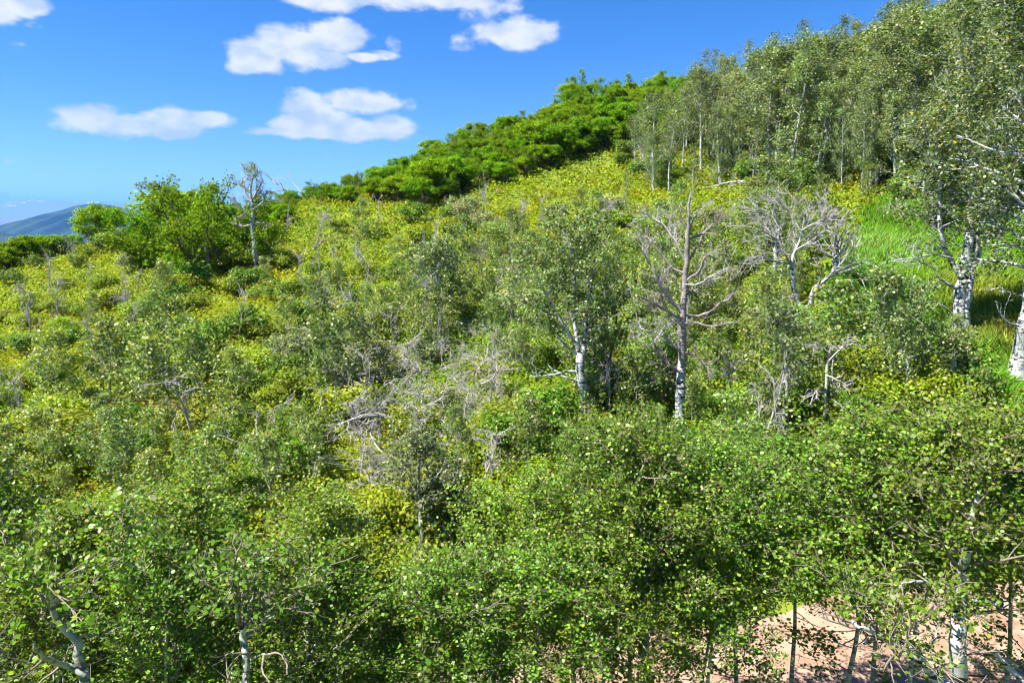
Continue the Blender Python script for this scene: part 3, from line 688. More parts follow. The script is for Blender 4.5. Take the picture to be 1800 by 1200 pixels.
b = base_at(1415, 556)
TW_LEN = 1.5
featured('dead_tree', 'tangled grey dead tree with a blue-white stem and a dark twisted stem bent over grass', 'dead tree', b,
    [[(1417, 552, 11.6), (1402, 528, 9.5), (1395, 505, 8.8), (1392, 478, 8.2), (1391, 462, 7.5)]],
    limbs=[([(1422, 552, 11.6), (1428, 520, 9.5), (1440, 500, 8.8), (1462, 482, 8.2), (1468, 460, 6.1), (1470, 440, 4.1)], .3, 12, 6), ([(1466, 478, 4.8), (1485, 470, 4.1), (1510, 462, 2.0)], .2, 9, 5), ([(1468, 452, 4.8), (1485, 440, 3.4), (1495, 420, 2.0)], -.2, 8, 5),
           ([(1391, 462, 6.1), (1380, 445, 4.8), (1365, 420, 3.4), (1340, 405, 2.0)], -.5, 12, 7), ([(1391, 464, 6.1), (1398, 440, 4.8), (1410, 410, 3.4), (1415, 370, 2.0)], .3, 12, 7), ([(1391, 462, 4.8), (1370, 462, 4.1), (1340, 450, 2.7), (1315, 455, 1.4)], -.6, 10, 6),
           ([(1410, 405, 4.1), (1440, 390, 3.4), (1470, 385, 2.0)], -.2, 12, 7), ([(1398, 440, 4.1), (1430, 420, 3.4), (1455, 400, 2.0)], -.5, 12, 7), ([(1365, 420, 3.4), (1350, 385, 2.7), (1330, 365, 1.4)], .2, 11, 7), ([(1400, 400, 3.4), (1385, 370, 2.7), (1365, 350, 1.4)], 0, 11, 7), ([(1440, 390, 2.7), (1450, 365, 2.0), (1440, 345, 1.4)], .2, 10, 6),
           ([(1428, 540, 3.4), (1448, 552, 2.7), (1458, 566, 1.4)], -.5, 5, 4), ([(1425, 545, 3.4), (1440, 535, 2.7), (1458, 525, 1.4)], -.5, 5, 3)], seed=10, limb_m=M_DEAD)
TW_LEN = 1.0
LAND.append((1410, 450, 'the tangled grey dead tree'))
for (pts, lab, sd_) in [([(1359, 503, 6.1), (1362, 465, 6.1), (1365, 425, 6.1), (1366, 395, 4.1), (1360, 360, 2.0)], 'slim blue-white aspen standing just behind the tangled grey dead tree', 14), ([(1372, 500, 4.1), (1374, 465, 4.1), (1368, 440, 3.4), (1375, 400, 2.0)], 'very thin curved aspen beside the slim blue-white aspen', 15), ([(1328, 458, 4.8), (1330, 430, 4.8), (1330, 395, 3.4), (1326, 350, 2.0)], 'grey-barked aspen with dead twigs uphill of the tangled dead tree', 16)]:
    b = base_at(pts[0][0], pts[0][1]); featured('aspen', lab, 'tree', b, [pts], crown=dict(R=1.0, cb=.5, nb=10, nsec=5, per=5), seed=sd_)
b = base_at(1384, 783)
featured('aspen', 'slender S-curved pale sapling trunk with a sparse crown below the tangled dead tree', 'tree', b, [[(1384, 785, 4.1), (1377, 758, 5.4), (1379, 720, 6.1), (1384, 682, 5.4), (1382, 642, 5.4), (1374, 600, 3.4), (1372, 560, 2.0)]], crown=dict(R=.95, cb=.62, nb=16, per=7), bark_m=M_SLIM, seed=17)
b = base_at(1432, 792)
featured('dead_tree', 'bent pale dead sapling hung with arching grey twigs beside the S-curved sapling', 'dead tree', b, [[(1432, 792, 5.4), (1445, 757, 6.1), (1450, 722, 3.4), (1453, 650, 4.8), (1460, 610, 2.7)]],
    limbs=[([(1452, 690, 3.4), (1435, 690, 2.7), (1418, 700, 1.4)], -.3, 8, 5), ([(1453, 660, 3.4), (1475, 670, 2.7), (1505, 690, 1.4)], -.3, 8, 5), ([(1456, 635, 3.4), (1480, 612, 2.0), (1500, 605, 1.4)], 0, 9, 5), ([(1458, 620, 2.7), (1440, 608, 2.0), (1415, 610, 1.4)], .2, 9, 5), ([(1451, 700, 2.7), (1470, 705, 2.0), (1490, 728, 1.4)], -.4, 6, 4)], bark_m=M_SLIM, limb_m=M_DEAD, seed=18)
LAND.append((1440, 700, 'the bent pale dead sapling'))
b = base_at(1597, 705)
featured('aspen', 'young leafy aspen with grey-white trunk in front of the double-trunked aspen', 'tree', b, [[(1597, 705, 5.4), (1596, 655, 6.8), (1586, 605, 5.4), (1580, 560, 3.4), (1570, 520, 2.0)]], crown=dict(R=1.35, cb=.25, nb=34, nsec=6, per=9, bare=3), seed=19, leafcol=(.10, .155, .045), bark_m=M_SLIM)
LAND.append((1590, 640, 'the young leafy aspen'))
b = base_at(1672, 715)
featured('aspen', 'short stout aspen with black-scarred bark half hidden by leaves below the double-trunked aspen', 'tree', b, [[(1672, 718, 15.0), (1672, 680, 13.6), (1676, 640, 9.5), (1672, 605, 4.1)]], crown=dict(R=.75, cb=.3, nb=16, nsec=5, per=7), seed=20, leafcol=(.13, .18, .035))

# the double-trunked aspen over the meadow
b = base_at(1688, 600)
featured('aspen', 'large double-trunked white aspen with black knots standing over bright green grass', 'tree', b,
    [[(1686, 598, 21.8), (1686, 545, 19.2), (1692, 490, 18.6), (1701, 440, 16.0), (1706, 385, 13.4), (1712, 310, 10.9), (1712, 240, 8.3), (1716, 170, 5.1), (1710, 110, 2.6)], [(1697, 612, 13.4), (1698, 560, 12.2), (1704, 505, 10.9), (1711, 455, 9.6), (1722, 400, 7.7), (1732, 330, 5.8), (1742, 250, 3.8), (1748, 180, 1.9)], [(1690, 486, 10.9), (1672, 455, 9.0), (1657, 420, 7.7), (1650, 370, 5.8), (1652, 300, 4.5), (1640, 240, 2.6)]],
    crown=dict(R=2.0, cb=.42, nb=66, nsec=7, ntw=3, per=11, spread=.14, bare=5),
    limbs=[([(1682, 508, 5.8), (1655, 492, 5.1), (1640, 472, 3.2), (1610, 455, 1.9)], -.4, 5, 3), ([(1680, 556, 3.2), (1660, 540, 2.6), (1642, 528, 1.3)], -.3, 1, 1), ([(1708, 478, 5.8), (1722, 448, 5.1), (1728, 420, 3.2), (1745, 405, 1.3)], -.2, 4, 3), ([(1668, 452, 3.8), (1640, 448, 3.2), (1590, 455, 1.9), (1560, 460, 1.3)], -.4, 6, 4)], seed=21, leafcol=(.10, .16, .055), leafsize=.10)
LAND.append((1700, 480, 'the double-trunked aspen'))
b = base_at(1785, 680)
featured('aspen', 'big white aspen with wide flared foot at the edge of the grass, leaning uphill', 'tree', b,
    [[(1785, 678, 33.1), (1791, 640, 27.4), (1798, 590, 23.8), (1806, 540, 22.3), (1815, 450, 19.4), (1822, 350, 16.6), (1826, 230, 13.0), (1822, 100, 8.6), (1812, 0, 5.8)]],
    crown=dict(R=2.3, cb=.46, nb=50, nsec=7, ntw=3, per=12, spread=.15, bare=3), limbs=[([(1796, 572, 4.3), (1775, 568, 4.3), (1758, 552, 2.9), (1750, 530, 1.4)], -.3, 2, 2), ([(1798, 520, 3.6), (1770, 512, 2.9), (1752, 498, 1.4)], -.3, 3, 2)], seed=22, leafcol=(.095, .155, .045), leafsize=.10)
LAND.append((1790, 640, 'the big flare-footed aspen'))

# left side: oak group on the skyline with two aspens
for k, (px, py, top, lab, wd) in enumerate([(350, 488, 298, 'tallest broad oak clump standing against the sky beside the pale dead-topped aspen', 1.0), (300, 480, 330, 'bright green oak at the end of the skyline clump, nearest the blue hill', .95), (405, 482, 312, 'leafy oak between the tallest oak clump and the pale dead-topped aspen', .8)]):
    b = base_at(px, py); H = (world_at(px, top, b[1])[2] - b[2]); t = place(tall_oaks[k], 'oak_tree', b, lab, 'tree', None, k * 1.9, (H / 7.2 * wd, H / 7.2 * wd, H / 7.4))
LAND.append((345, 390, 'the tall oaks on the skyline'))
b = base_at(450, 478)
featured('aspen', 'thin white aspen with a bleached dead top standing at the edge of the oak clump', 'tree', b, [[(451, 478, 9), (448, 440, 8), (444, 400, 8), (445, 365, 6), (440, 335, 4), (446, 308, 3)]], crown=dict(R=1.4, cb=.7, nb=12, nsec=5, per=5, bare=8),
    limbs=[([(444, 385, 4), (430, 372, 3), (412, 352, 2)], -.3, 8, 6), ([(444, 370, 4), (462, 355, 3), (468, 335, 2)], .2, 8, 6), ([(444, 360, 4), (432, 340, 3), (428, 318, 2)], .3, 8, 6), ([(445, 350, 4), (455, 330, 3), (462, 315, 2)], -.2, 7, 6), ([(444, 390, 3), (458, 392, 2), (470, 398, 2)], -.3, 5, 4), ([(445, 395, 4), (425, 398, 3), (405, 392, 2)], -.3, 6, 4)], seed=24, twr=.02, limb_m=M_DEAD)
LAND.append((445, 400, 'the pale dead-topped aspen'))
b = base_at(372, 492)
featured('aspen', 'bare pale aspen trunk leaning in front of the dark oak stems', 'tree', b, [[(373, 492, 9), (366, 460, 8), (361, 425, 6), (356, 400, 3)]], crown=dict(R=.9, cb=.6, nb=5, nsec=4, per=4), seed=25)
b = base_at(180, 440)
H = (world_at(185, 357, b[1])[2] - b[2]); place(oaks[3], 'oak_tree', b, 'umbrella-shaped oak with a bare grey underside in front of the blue hill', 'tree', None, 1, (H / 4.3 * .95, H / 4.3 * .95, H / 4.2)); LAND.append((180, 400, 'the umbrella-shaped oak'))
b = base_at(160, 446); place(dead[1], 'dead_tree', b, 'grey dead branches fanning out under the umbrella-shaped oak', 'dead tree', None, .3, 1.3)
b = base_at(775, 590)
featured('aspen', 'lone small aspen with pale blue trunk in the middle of the slope', 'tree', b, [[(775, 592, 8), (774, 555, 8), (772, 520, 6), (770, 480, 4), (775, 450, 2)]], crown=dict(R=1.7, cb=.35, nb=30, nsec=6, per=7, bare=2, spread=.14), seed=26, leafcol=(.10, .16, .045), leafsize=.12, twr=.01)
LAND.append((775, 540, 'the lone pale-trunked small aspen'))

# dead trees, brush and fallen limbs
for k, (px, py, top, kind, lab) in enumerate([
    (545, 500, 462, 'd', 'bleached dead shrub among yellow flowers below the skyline oaks'), (600, 412, 362, 'd', 'dark-stemmed dead tree with hanging twigs in the yellow field below the ridge'),
    (655, 420, 335, 't', 'leaning dead stem at the top of the yellow field'), (553, 438, 362, 't', 'thin dead stem in the middle of the yellow field'), (42, 548, 492, 't', 'upright grey dead sapling beside a patch of white brush'),
    (225, 570, 505, 'd', 'spreading grey dead bush downhill of the umbrella-shaped oak'), (620, 620, 548, 'b', 'heap of grey dead branches at the top of the brushy gully'), (650, 700, 620, 'b', 'fallen grey tree top lying across the gully'),
    (700, 745, 640, 'b', 'second fallen tree top, pointing down to the orange flower patch'), (830, 690, 610, 'b', 'purple-grey brush heap on the shaded side of the gully'), (640, 860, 800, 'b', 'long fallen branch with bleached twigs low in the gully'),
    (470, 800, 715, 'b', 'white heap of tangled dead twigs beside the orange flower patch'), (345, 780, 640, 'd', 'small dead aspen with white upcurved twigs above the orange flower patch'), (855, 385, 300, 't', 'forked dead sapling on the upper slope below the oak band'),
    (965, 420, 330, 't', 'thin grey sapling full of fine twigs below the oak band'), (1150, 330, 225, 't', 'grey twiggy dead tree in front of the first aspens of the wood'), (1325, 330, 270, 'b', 'white curved dead twigs at the foot of the wood'),
    (1040, 420, 340, 'd', 'grey dead bush between the field and the wood'), (1250, 440, 395, 'd', 'dark rounded mass of dead twigs behind the snag'), (90, 640, 590, 'd', 'low grey twiggy bush on the far slope above the dark gap'), (500, 330, 300, 'd', 'small twiggy dead shrub on the ridge beside the sky'),
    (75, 712, 640, 't', 'blue-grey dead stem above the dark gap in the shrubs'), (745, 350, 300, 't', 'pale twiggy sapling in front of the ridge oaks'), (835, 270, 235, 'd', 'small white dead tree set between two oak clumps on the ridge'), (1005, 270, 215, 't', 'white dead sapling leaning against the oak dome'),
    (1245, 690, 625, 't', 'short grey dead stem just beside the snag foot'), (925, 610, 540, 'd', 'grey twiggy bush against the crooked aspen'), (880, 520, 470, 'd', 'pale dead twigs uphill of the crooked aspen'), (500, 760, 690, 'd', 'grey twiggy bush between the two flower patches'),
    (1000, 790, 735, 'd', 'low bare bush under the crooked aspen'), (1300, 720, 660, 'd', 'small silvery twig bush between snag and bent sapling'), (1280, 420, 340, 't', 'dark bare stem at the wood edge uphill of the snag')]):
    b = base_at(px, py); H = world_at(px, top, b[1])[2] - b[2]
    prt, hh = {'d': (dead[k % 4], 2.9), 't': (dead[(k * 3) % 4], 2.9), 'b': (brush[k % 3], 1.9)}[kind]
    sc_ = max(.35, H / hh); th = .45 if kind == 't' else 1.0
    place(prt, 'dead_tree' if kind != 'b' else 'dead_branch_heap', b, lab, 'dead tree' if kind != 'b' else 'brush', None, k * 1.3, (sc_ * th, sc_ * th, sc_) if kind != 'b' else sc_ * 1.5)
for px, py, ph in [(650, 690, 'the fallen tree tops'), (480, 790, 'the white twig heap'), (240, 770, 'the orange flower patch'), (600, 390, 'the yellow field'), (225, 540, 'the spreading grey bush'), (850, 680, 'the purple-grey brush heap'), (40, 520, 'the upright grey sapling'), (965, 400, 'the thin grey sapling'), (830, 255, 'the little white dead tree'), (1500, 560, 'the grass meadow')]: LAND.append((px, py, ph))

# ------------------------------------------------------------------ oaks along the ridge
def add(parts, kind_name, b, scale, phrase, cat, group, rz=None):
    t = place(parts, kind_name, b, None, cat, group, rg.uniform(0, 6.28) if rz is None else rz, scale); FILL.append((t, phrase)); return t
sky_line = [(480, 340), (520, 322), (560, 312), (600, 308), (640, 288), (690, 278), (735, 258), (775, 248), (815, 225), (855, 208), (895, 188), (935, 172), (975, 158), (1015, 143), (1055, 133), (1095, 128), (1135, 124), (1175, 122), (1210, 130)]
k = 0
for row, (off, hpx) in enumerate([(0, 40), (20, 42), (42, 44), (66, 40), (92, 40)]):
    for i, (px, top) in enumerate(sky_line):
        if row == 3 and not (760 < px < 1190): continue
        if row == 4 and not (860 < px < 1130): continue
        if row == 2 and px < 600: continue
        for sub in (0, 1):
            x = px + sub * 20 + rg.uniform(-9, 9); tp = top + off * (1.0 if px > 640 else .55) + rg.uniform(-5, 7) + sub * -5
            hp = hpx * (1 if px > 700 else .72)
            b = hit(x, tp + hp)
            if b[1] < 62: continue
            H = hp / FOC * b[1] * 1.0
            f_ = rg.uniform(.75, 1.25); add(*((oaks[k % 4], 'oak_tree', b, (H / 4.0 * f_, H / 4.0 * f_, H / 4.3 * rg.uniform(.8, 1.15))) if k % 3 else (tall_oaks[k % 2], 'oak_tree', b, (H / 5.6, H / 5.6, H / 6.6 * rg.uniform(.9, 1.2)))), 'rounded green oak', 'tree', 'oak scrub along the ridge'); k += 1
for px, py, hp in [(940, 275, 62), (985, 280, 60), (1030, 268, 60), (1060, 262, 50), (900, 262, 55), (760, 345, 66), (790, 335, 60), (725, 330, 55), (670, 345, 52), (700, 360, 50), (740, 365, 52), (660, 355, 40), (1075, 240, 55), (1110, 235, 52), (835, 300, 30), (20, 470, 45), (50, 462, 48), (75, 455, 42), (5, 480, 45), (105, 452, 38), (130, 448, 36), (225, 445, 32), (245, 462, 38), (275, 478, 85), (300, 492, 70), (325, 500, 60), (255, 480, 45), (390, 470, 110), (320, 465, 130), (460, 420, 45), (35, 440, 48), (60, 438, 46), (95, 440, 50), (140, 436, 30), (160, 434, 28), (500, 400, 40), (1190, 260, 60), (1150, 250, 55), (1230, 250, 55)]:
    b = hit(px, py); H = hp / FOC * b[1]; add(oaks[k % 4], 'oak_tree', b, (H / 3.8, H / 3.8, H / 4.3), 'leafy oak clump', 'tree', 'oak clumps below the ridge'); k += 1
LAND += [(1000, 150, 'the oak dome'), (700, 280, 'the low end of the ridge oaks'), (970, 240, 'the second band of oaks'), (60, 440, 'the corner of the slope')]

# ------------------------------------------------------------------ the aspen wood on the upper slope
edge = [(1235, 200, 92, 't'), (1262, 205, 90, 't'), (1310, 205, 76, 't'), (1350, 195, 62, 't'), (1392, 180, 38, 't'), (1425, 185, 70, 'f'), (1462, 175, 40, 'f'), (1500, 170, 48, 'f'), (1535, 165, 18, 'f'), (1580, 150, -8, 'f'), (1620, 120, -20, 'f'), (1680, 100, -40, 'f'), (1740, 80, -60, 'f')]
main_t = [(1440, 332, 150, 'f', 1.0), (1429, 330, 175, 'f', .8), (1232, 306, 130, 'f', 1), (1148, 332, 165, 'f', 1.15), (1515, 345, 180, 'f', .8), (1640, 412, 200, 'f', 1.0), (1765, 372, 120, 'f', 1), (1742, 398, 150, 'f', 1), (1280, 300, 150, 't', .9), (1345, 285, 130, 'f', 1), (1370, 300, 150, 'f', .8), (1480, 300, 120, 'f', 1), (1550, 300, 90, 'f', 1.1), (1590, 330, 120, 'f', 1), (1200, 300, 160, 'f', .9), (1115, 318, 205, 't', 1.0), (1175, 345, 215, 't', 1.1), (1265, 335, 190, 'f', .8), (1300, 310, 140, 'f', 1), (1400, 300, 110, 'f', 1), (1530, 335, 150, 'f', 1.0), (1575, 345, 170, 'f', 1.0), (1620, 350, 150, 'f', 1.05), (1700, 360, 140, 'f', 1.1), (1830, 380, 100, 'f', 1.1), (1320, 350, 230, 't', .9), (1215, 370, 260, 't', .8), (1100, 380, 300, 't', .8), (1130, 290, 185, 'f', .8), (1170, 285, 165, 'f', .8), (1205, 270, 130, 'f', .8), (1245, 285, 140, 'f', .9), (1270, 260, 110, 'f', .9), (1150, 345, 240, 'f', .7), (1330, 265, 90, 'f', 1), (1800, 130, -90, 'f', 1.3), (1760, 160, -60, 'f', 1.2), (1480, 340, 200, 'f', .7)]
k = 0
for px, py, top, kd in edge:
    b = hit(px, py); H = world_at(px, top, b[1])[2] - b[2]; kk = (thin[k % 2] if kd == 't' else far[k % 4]); k += 1
    add(kk, 'aspen', b, (H / 11 * 1.0, H / 11 * 1.0, H / 11.3), 'skyline aspen', 'tree', 'aspens on the skyline of the wood')
for px, py, top, kd, wd in main_t:
    b = hit(px, py); H = world_at(px, top, b[1])[2] - b[2]; kk = (thin[k % 2] if kd == 't' else far[k % 4]); k += 1
    add(kk, 'aspen', b, (H / 11 * wd, H / 11 * wd, H / 11.3), 'white-trunked aspen', 'tree', 'aspens along the front of the wood')
n = 0
for q in range(900):
    px = rg.uniform(1210, 1960); lo = np.interp(px, [1210, 1400, 1600, 1960], [225, 190, 110, 20]); hi = np.interp(px, [1210, 1400, 1600, 1960], [310, 345, 345, 400])
    py = lo + (hi - lo) * rg.random() ** 1.2
    if n >= 88: break
    b = hit(px, py); H = rg.uniform(6.0, 12.0) * np.interp(b[1], [35, 100], [.85, 1.0])
    tx, ty = to_px(b + np.array((0, 0, H)))
    if ty < np.interp(tx, [1200, 1240, 1300, 1400, 1460, 1530, 1600, 1700], [150, 105, 95, 85, 60, 45, 0, -80]): continue
    if b[1] < 45 and 1480 < px: continue
    kk = far[n % 4] if rg.random() < .85 else thin[n % 2]; n += 1
    add(kk, 'aspen', b, ((H + 3) / 14 * rg.uniform(.85, 1.3), (H + 3) / 14 * rg.uniform(.85, 1.3), H / 11.3), 'grey-green aspen', 'tree', 'aspens filling the wood')
LAND += [(1440, 300, 'the bright twin trunks in the wood'), (1232, 250, 'the first white trunk of the wood'), (1390, 90, 'the lone tall crown on the skyline'), (1600, 200, 'the wood crest'), (1750, 150, 'the densest corner of the wood'), (1515, 300, 'the slim trunk behind the meadow')]
b = hit(1775, 75); H = 12
place(dead[2], 'dead_tree', b, 'large bare grey dead tree high in the corner of the wood', 'dead tree', None, 2.2, (2.6, 2.6, 3.6))

for q in range(46):
    px = rg.uniform(1080, 1850); py = np.interp(px, [1080, 1250, 1500, 1850], [320, 310, 335, 370]) + rg.uniform(-45, 25)
    b = hit(px, py); s_ = rg.uniform(.9, 1.5); add((sh_green, sh_green, sap)[q % 3][q % 3], 'shrub' if q % 3 < 2 else 'aspen_sapling', b, s_ if q % 3 < 2 else s_ * .8, ['sunlit bush', 'rounded bush', 'leafy sapling'][q % 3], 'shrub' if q % 3 < 2 else 'tree', 'undergrowth along the wood')
# bright rounded bushes at the wood's foot and the thicket below
for px, py, top, hw in [(1345, 395, 295, 50), (1395, 390, 300, 48), (1440, 385, 320, 35), (1310, 400, 330, 35)]:
    b = hit(px, py); H = world_at(px, top, b[1])[2] - b[2]; s_ = hw / FOC * b[1] / 1.15
    add(sap[px % 3], 'shrub', b, (s_, s_, H / 2.5), 'round light bush', 'shrub', 'yellow-green bushes at the foot of the wood')

# ------------------------------------------------------------------ saplings and shrubs over the slope
def free(b, pad=.5):
    return abs(b[1] - road_c(b[0])) > 3.4 and not in_poly(np.array([b[0]]), np.array([b[1]]), MEADOW)[0]
pts = []
for q in range(42):
    px = float(np.clip(rg.normal(745, 120), 540, 1000)); py = float(np.clip(rg.normal(670, 110), 480, 860)); b = hit(px, py)
    if q % 2: add(brush[q % 3], 'dead_branch_heap', b, rg.uniform(.75, 1.1), 'grey branch tangle', 'brush', 'grey tangle in the gully')
    else: s_ = rg.uniform(.55, .9); add(dead[q % 4], 'dead_tree', b, (s_, s_, s_), 'silvery dead shrub', 'dead shrub', 'grey tangle in the gully')
for q in range(60):
    px = rg.uniform(480, 1420) if q % 4 else rg.uniform(20, 500); py = rg.uniform(380, 620) if q % 3 else rg.uniform(560, 800); b = hit(px, py); s_ = rg.uniform(.75, 1.25)
    add(dead[q % 4], 'dead_tree', b, (s_ * .55, s_ * .55, s_ * rg.uniform(.9, 1.35)), 'slender dead sapling', 'dead tree', 'slender dead saplings over the slope')
clear = [(t.location.x, t.location.y, 1.15 if 'heap' in t.name else (1.9 if 'tangled grey' in (t.get('label') or '') else .8)) for t in THINGS if 'dead' in t.name]
def try_pt(px, py, dmin):
    b = hit(px, py)
    if not free(b): return None
    for q in clear:
        if (q[0] - b[0]) ** 2 + (q[1] + -.6 - b[1]) ** 2 < q[2] ** 2: return None
    for q in pts:
        if (q[0] - b[0]) ** 2 + (q[1] - b[1]) ** 2 < dmin ** 2: return None
    pts.append(b); return b
n = 0
for q in range(3000):                        # aspen saplings: lower half and the belt under the wood
    px = rg.uniform(-120, 1900); py = rg.uniform(400, 930)
    dens = np.exp(-((px - 1350) / 330) ** 2 - ((py - 640) / 130) ** 2) + .75 * np.exp(-((px - 820) / 170) ** 2 - ((py - 560) / 130) ** 2) + .22 * np.exp(-((px - 300) / 300) ** 2 - ((py - 680) / 140) ** 2) + .8 * np.exp(-((px - 1050) / 230) ** 2 - ((py - 470) / 100) ** 2) + .6 * (py > 820)
    if rg.random() > dens: continue
    if 1470 < px and py < 560: continue
    b = try_pt(px, py, 1.25)
    if b is None: continue
    H = rg.uniform(1.7, 3.4) * (1.0 if py < 800 else .7)
    if 1480 < px: H = min(H, 1.5)
    if 1300 < px < 1520 and 520 < py < 660: H = min(H, 1.6)
    H = min(H, 2.2) if (1130 < px < 1260 or 960 < px < 1060) and py > 700 else H
    add(sap[n % 4], 'aspen_sapling', b, (H / 2.6,) * 3, 'leafy aspen sapling', 'tree', 'aspen saplings on the slope'); n += 1
    if n >= 150: break
n = 0
for q in range(5000):
    px = rg.uniform(-150, 1950); py = rg.uniform(395, 960)
    if 490 < px < 720 and 330 < py < 470 and rg.random() < .85: continue
    if 1480 < px < 1800 and py < 700: continue
    b = try_pt(px, py, 1.0 if px < 620 and py < 780 else .85)
    if b is None: continue
    g = np.exp(-((px - 760) / 200) ** 2 - ((py - 680) / 130) ** 2) + .4 * np.exp(-((px - 1100) / 300) ** 2 - ((py - 420) / 80) ** 2)
    y = .55
    u = rg.random(); s_ = rg.uniform(.6, 1.15) * np.interp(b[1], [20, 60], [.85, 1.25])
    if u < .75 * g + .03: add(sh_grey[n % 3], 'shrub', b, s_ * 1.1, 'silvery twiggy shrub', 'shrub', 'silvery twiggy shrubs')
    elif u < .75 * g + .03 + y: add(sh_yel[n % 3], 'shrub', b, s_, 'yellow-green shrub', 'shrub', 'yellow-green shrubs')
    else: add(sh_green[n % 3], 'shrub', b, s_, 'dark green shrub', 'shrub', 'dark green shrubs')
    n += 1
    if n >= 285: break

# ------------------------------------------------------------------ aspens between the camera and the road
FG = [(40, 9.3, 910, 2), (130, 8.4, 945, 3), (225, 9.4, 890, 2), (310, 8.4, 935, 4), (380, 9.8, 900, 3), (475, 8.4, 955, 2), (550, 9.6, 935, 4), (-40, 7.6, 920, 3), (40, 7.4, 1020, 2), (240, 7.2, 1040, 4), (340, 7.6, 1060, 2), (540, 7.4, 1050, 3),
      (620, 8.8, 1030, 1), (700, 8.6, 1060, 1), (790, 8.8, 1030, 1), (880, 8.8, 1000, 1), (945, 9.2, 930, 1), (1015, 8.9, 950, 1), (1060, 9.8, 845, 0), (1130, 9.2, 825, 1), (1150, 8.9, 930, 1), (1225, 9.9, 850, 0), (1255, 9.1, 920, 1),
      (1320, 9.8, 900, 0), (1410, 10.4, 850, 0), (1490, 9.9, 825, 0), (1570, 10.6, 795, 0), (1650, 9.8, 790, 0), (1730, 10.5, 815, 0), (1810, 9.8, 835, 0), (1900, 10.2, 820, 0)]
for k, (px, Y, top, v) in enumerate(FG):
    p = world_at(px, top, Y); bz = z1(p[0], p[1]); H = p[2] - bz
    s_ = H / 6.6
    t = add(near[v], 'aspen', (p[0], p[1], bz), (max(.85, min(s_, 1.05)) * rg.uniform(.95, 1.1) * (1.25 if px > 1280 else 1),) * 2 + (s_,), 'roadside aspen', 'tree', 'aspens along the near side of the road')
LAND += [(430, 1130, 'the pale forked trunk low down'), (1130, 1060, 'the straight grey trunk by the road'), (1600, 1100, 'the open patch of road'), (760, 1170, 'the small roadside stem'), (100, 900, 'the low corner'), (1700, 800, 'the broad roadside crowns')]
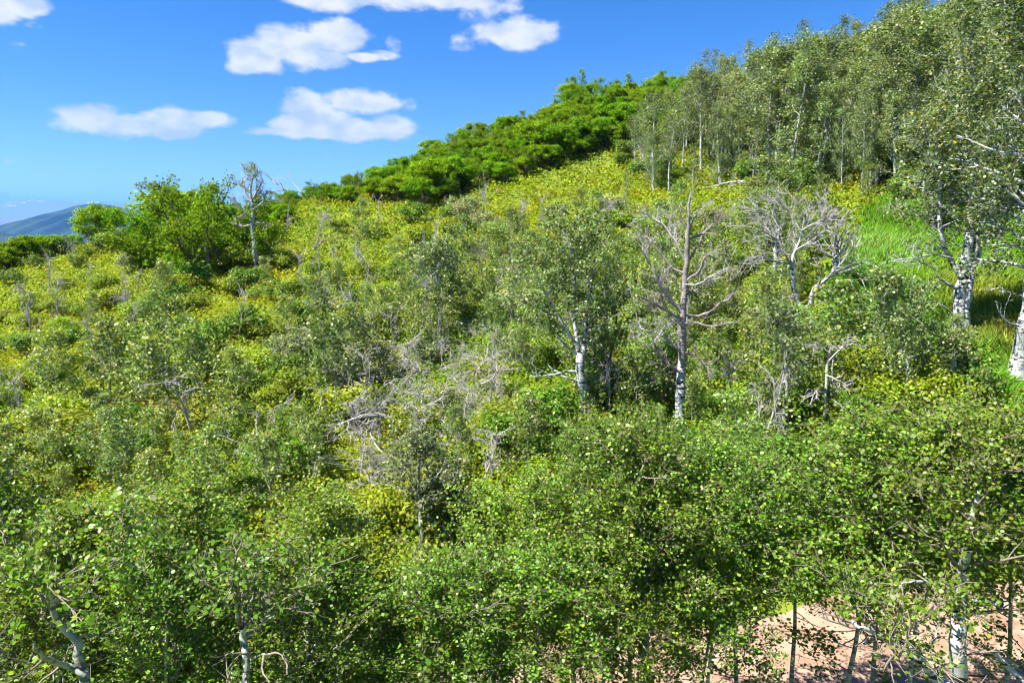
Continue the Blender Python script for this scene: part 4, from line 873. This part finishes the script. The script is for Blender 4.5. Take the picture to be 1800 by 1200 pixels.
for lab, Y, pts_, br, seed_ in [
    ('pale grey forked aspen trunk showing through the roadside leaves', 6.5, [(437, 1330, 15), (434, 1200, 13), (431, 1120, 12), (428, 1098, 11)], [([(429, 1100, 7), (417, 1080, 6), (414, 1030, 5), (412, 980, 3)], -.3, 4, 3), ([(430, 1102, 8), (438, 1062, 6), (450, 1040, 4)], -.2, 3, 3), ([(433, 1118, 7), (455, 1098, 6), (485, 1080, 4)], -.4, 3, 3), ([(434, 1165, 4), (460, 1152, 3), (485, 1145, 2)], -.5, 3, 2)], 31),
    ('leaning aspen trunk with a broken elbow limb low among the leaves', 6.1, [(170, 1330, 19), (147, 1180, 17), (125, 1120, 13), (98, 1080, 11), (80, 1040, 8)], [([(150, 1185, 12), (115, 1170, 10), (78, 1158, 7), (55, 1130, 4)], -.5, 3, 3), ([(120, 1108, 6), (130, 1075, 4), (125, 1050, 3)], -.3, 3, 2)], 32),
    ('straight grey aspen trunk emerging above the dirt road', 9.3, [(1133, 1200, 14), (1132, 1150, 14), (1130, 1060, 12), (1128, 980, 8), (1122, 900, 6), (1120, 830, 3)], [([(1150, 1078, 6), (1170, 1052, 6), (1190, 1025, 5), (1205, 985, 3)], -.1, 4, 3), ([(1130, 1070, 6), (1105, 1045, 5), (1090, 1040, 3)], -.2, 3, 2), ([(1120, 900, 5), (1118, 855, 4), (1128, 835, 3)], -.5, 2, 2)], 33),
    ('thick white aspen trunk with a broken stub limb rising in front of the road', 8.2, [(1690, 1400, 33), (1690, 1240, 30), (1690, 1130, 26), (1688, 1060, 22), (1690, 1000, 16), (1700, 930, 11), (1722, 860, 6)], [([(1695, 1056, 14), (1725, 1056, 13), (1762, 1060, 12)], -.2, 1, 1), ([(1686, 1050, 8), (1650, 1030, 7), (1615, 1022, 5), (1580, 1030, 3)], -.4, 6, 4), ([(1738, 1140, 5), (1765, 1165, 9), (1800, 1200, 10)], -.2, 3, 2)], 34),
    ('arching white limb bending over the pink dirt road', 6.8, [(1690, 1330, 30), (1668, 1230, 24), (1640, 1185, 20), (1600, 1143, 17), (1572, 1128, 15), (1540, 1122, 11), (1520, 1128, 6)], [([(1590, 1138, 12), (1560, 1118, 11), (1520, 1105, 8), (1485, 1090, 5)], -.1, 7, 4), ([(1640, 1180, 4), (1600, 1170, 3), (1565, 1150, 2)], -.4, 6, 4), ([(1600, 1145, 4), (1640, 1130, 3), (1650, 1090, 2)], .3, 6, 4), ([(1610, 1150, 4), (1660, 1165, 3), (1700, 1150, 2)], .2, 6, 4)], 35),
    ('small forked grey stem at the road edge low in the leaves', 8.4, [(772, 1280, 8), (770, 1180, 8), (770, 1120, 7), (768, 1095, 4)], [([(770, 1130, 4), (785, 1118, 3), (798, 1108, 2)], -.2, 3, 2), ([(769, 1125, 4), (762, 1100, 3), (765, 1070, 2)], -.2, 4, 2)], 36)]:
    a, b_, w_ = pts_[0]; p = world_at(a, b_, Y); base = np.array((p[0], p[1], z1(p[0], p[1])))
    featured('aspen', lab, 'tree', base, [[(to_px(base)[0], to_px(base)[1], pts_[0][2] * 1.1)] + pts_ if to_px(base)[1] > b_ + 25 else pts_], crown=dict(R=1.1, cb=.72 if seed_ in (31, 32, 35) else .5, nb={34: 12, 35: 6, 31: 6, 32: 6}.get(seed_, 12), nsec=6, ntw=4, per=9, spread=.05, bare=3), limbs=br, twig_m=M_TWIG, bark_m=M_SLIM if seed_ != 34 and seed_ != 35 else M_BARK, seed=seed_, leafcol=A_GREEN, leafsize=.044, twr=.006, mleaf=M_ASPEN, shape=ROUND)
# slim bare stems at the bank
for k, (px, py, top, wd) in enumerate([(742, 985, 800, 6), (783, 975, 862, 4), (793, 972, 870, 4), (765, 962, 880, 3)]):
    b = base_at(px, py); featured('aspen', ['tallest of the slim bare stems on the bank below the brushy gully', 'slim greenish stem beside the tallest bare stem on the bank', 'thin straight stem ending the row on the bank', 'thinnest stem between the taller ones on the bank'][k], 'tree', b,
        [[(px, py, wd), (px - 1, (py * 2 + top) / 3, wd), (px - 5, (py + top * 2) / 3, wd * .9), (px - 4, top, wd * .5)]], crown=dict(R=.75 if k else 1.2, cb=.55, nb=12 if k else 22, nsec=5, per=7, bare=1), bark_m=M_SLIM, seed=60 + k, leafcol=(.10, .145, .05))
LAND.append((760, 900, 'the slim bare stems on the bank'))

# ================================================================== descriptions of the many: kind, direction and nearest landmark
bpy.context.view_layer.update()
ORD = ['nearest', 'second nearest', 'third nearest', 'fourth nearest', 'fifth nearest', 'sixth nearest', 'seventh nearest', 'eighth nearest', 'ninth nearest', 'tenth nearest', 'eleventh nearest', 'twelfth nearest']
ORD += [a + b + ' nearest' for a, b in [('', 'thirteenth'), ('', 'fourteenth'), ('', 'fifteenth'), ('', 'sixteenth'), ('', 'seventeenth'), ('', 'eighteenth'), ('', 'nineteenth'), ('', 'twentieth')] + [(x, y) for x in ('twenty-', 'thirty-', 'forty-', 'fifty-') for y in ('first', 'second', 'third', 'fourth', 'fifth', 'sixth', 'seventh', 'eighth', 'ninth')]]
keys = {}
for t, ph in FILL:
    px, py = to_px(np.array(t.location) + np.array((0, 0, .8 * t.scale[2] * (1 if 'shrub' in t.name else 3))))
    d = [math.hypot(px - a, (py - b)) for a, b, _ in LAND]; j = int(np.argmin(d)); a, b, lm = LAND[j]
    dx, dy = px - a, py - b
    dr = ('uphill of' if dy < 0 else 'downhill of') if abs(dy) > abs(dx) else ('to the left of' if dx < 0 else 'to the right of')
    keys.setdefault((ph, dr, lm), []).append((d[j], t))
for (ph, dr, lm), lst in keys.items():
    lst.sort(key=lambda q: q[0])
    for i, (_, t) in enumerate(lst):
        o_ = (ORD[i] + ' ') if len(lst) > 1 and i < len(ORD) else ('outlying ' if i >= len(ORD) else '')
        t['label'] = f'{o_}{ph} {dr} {lm}'
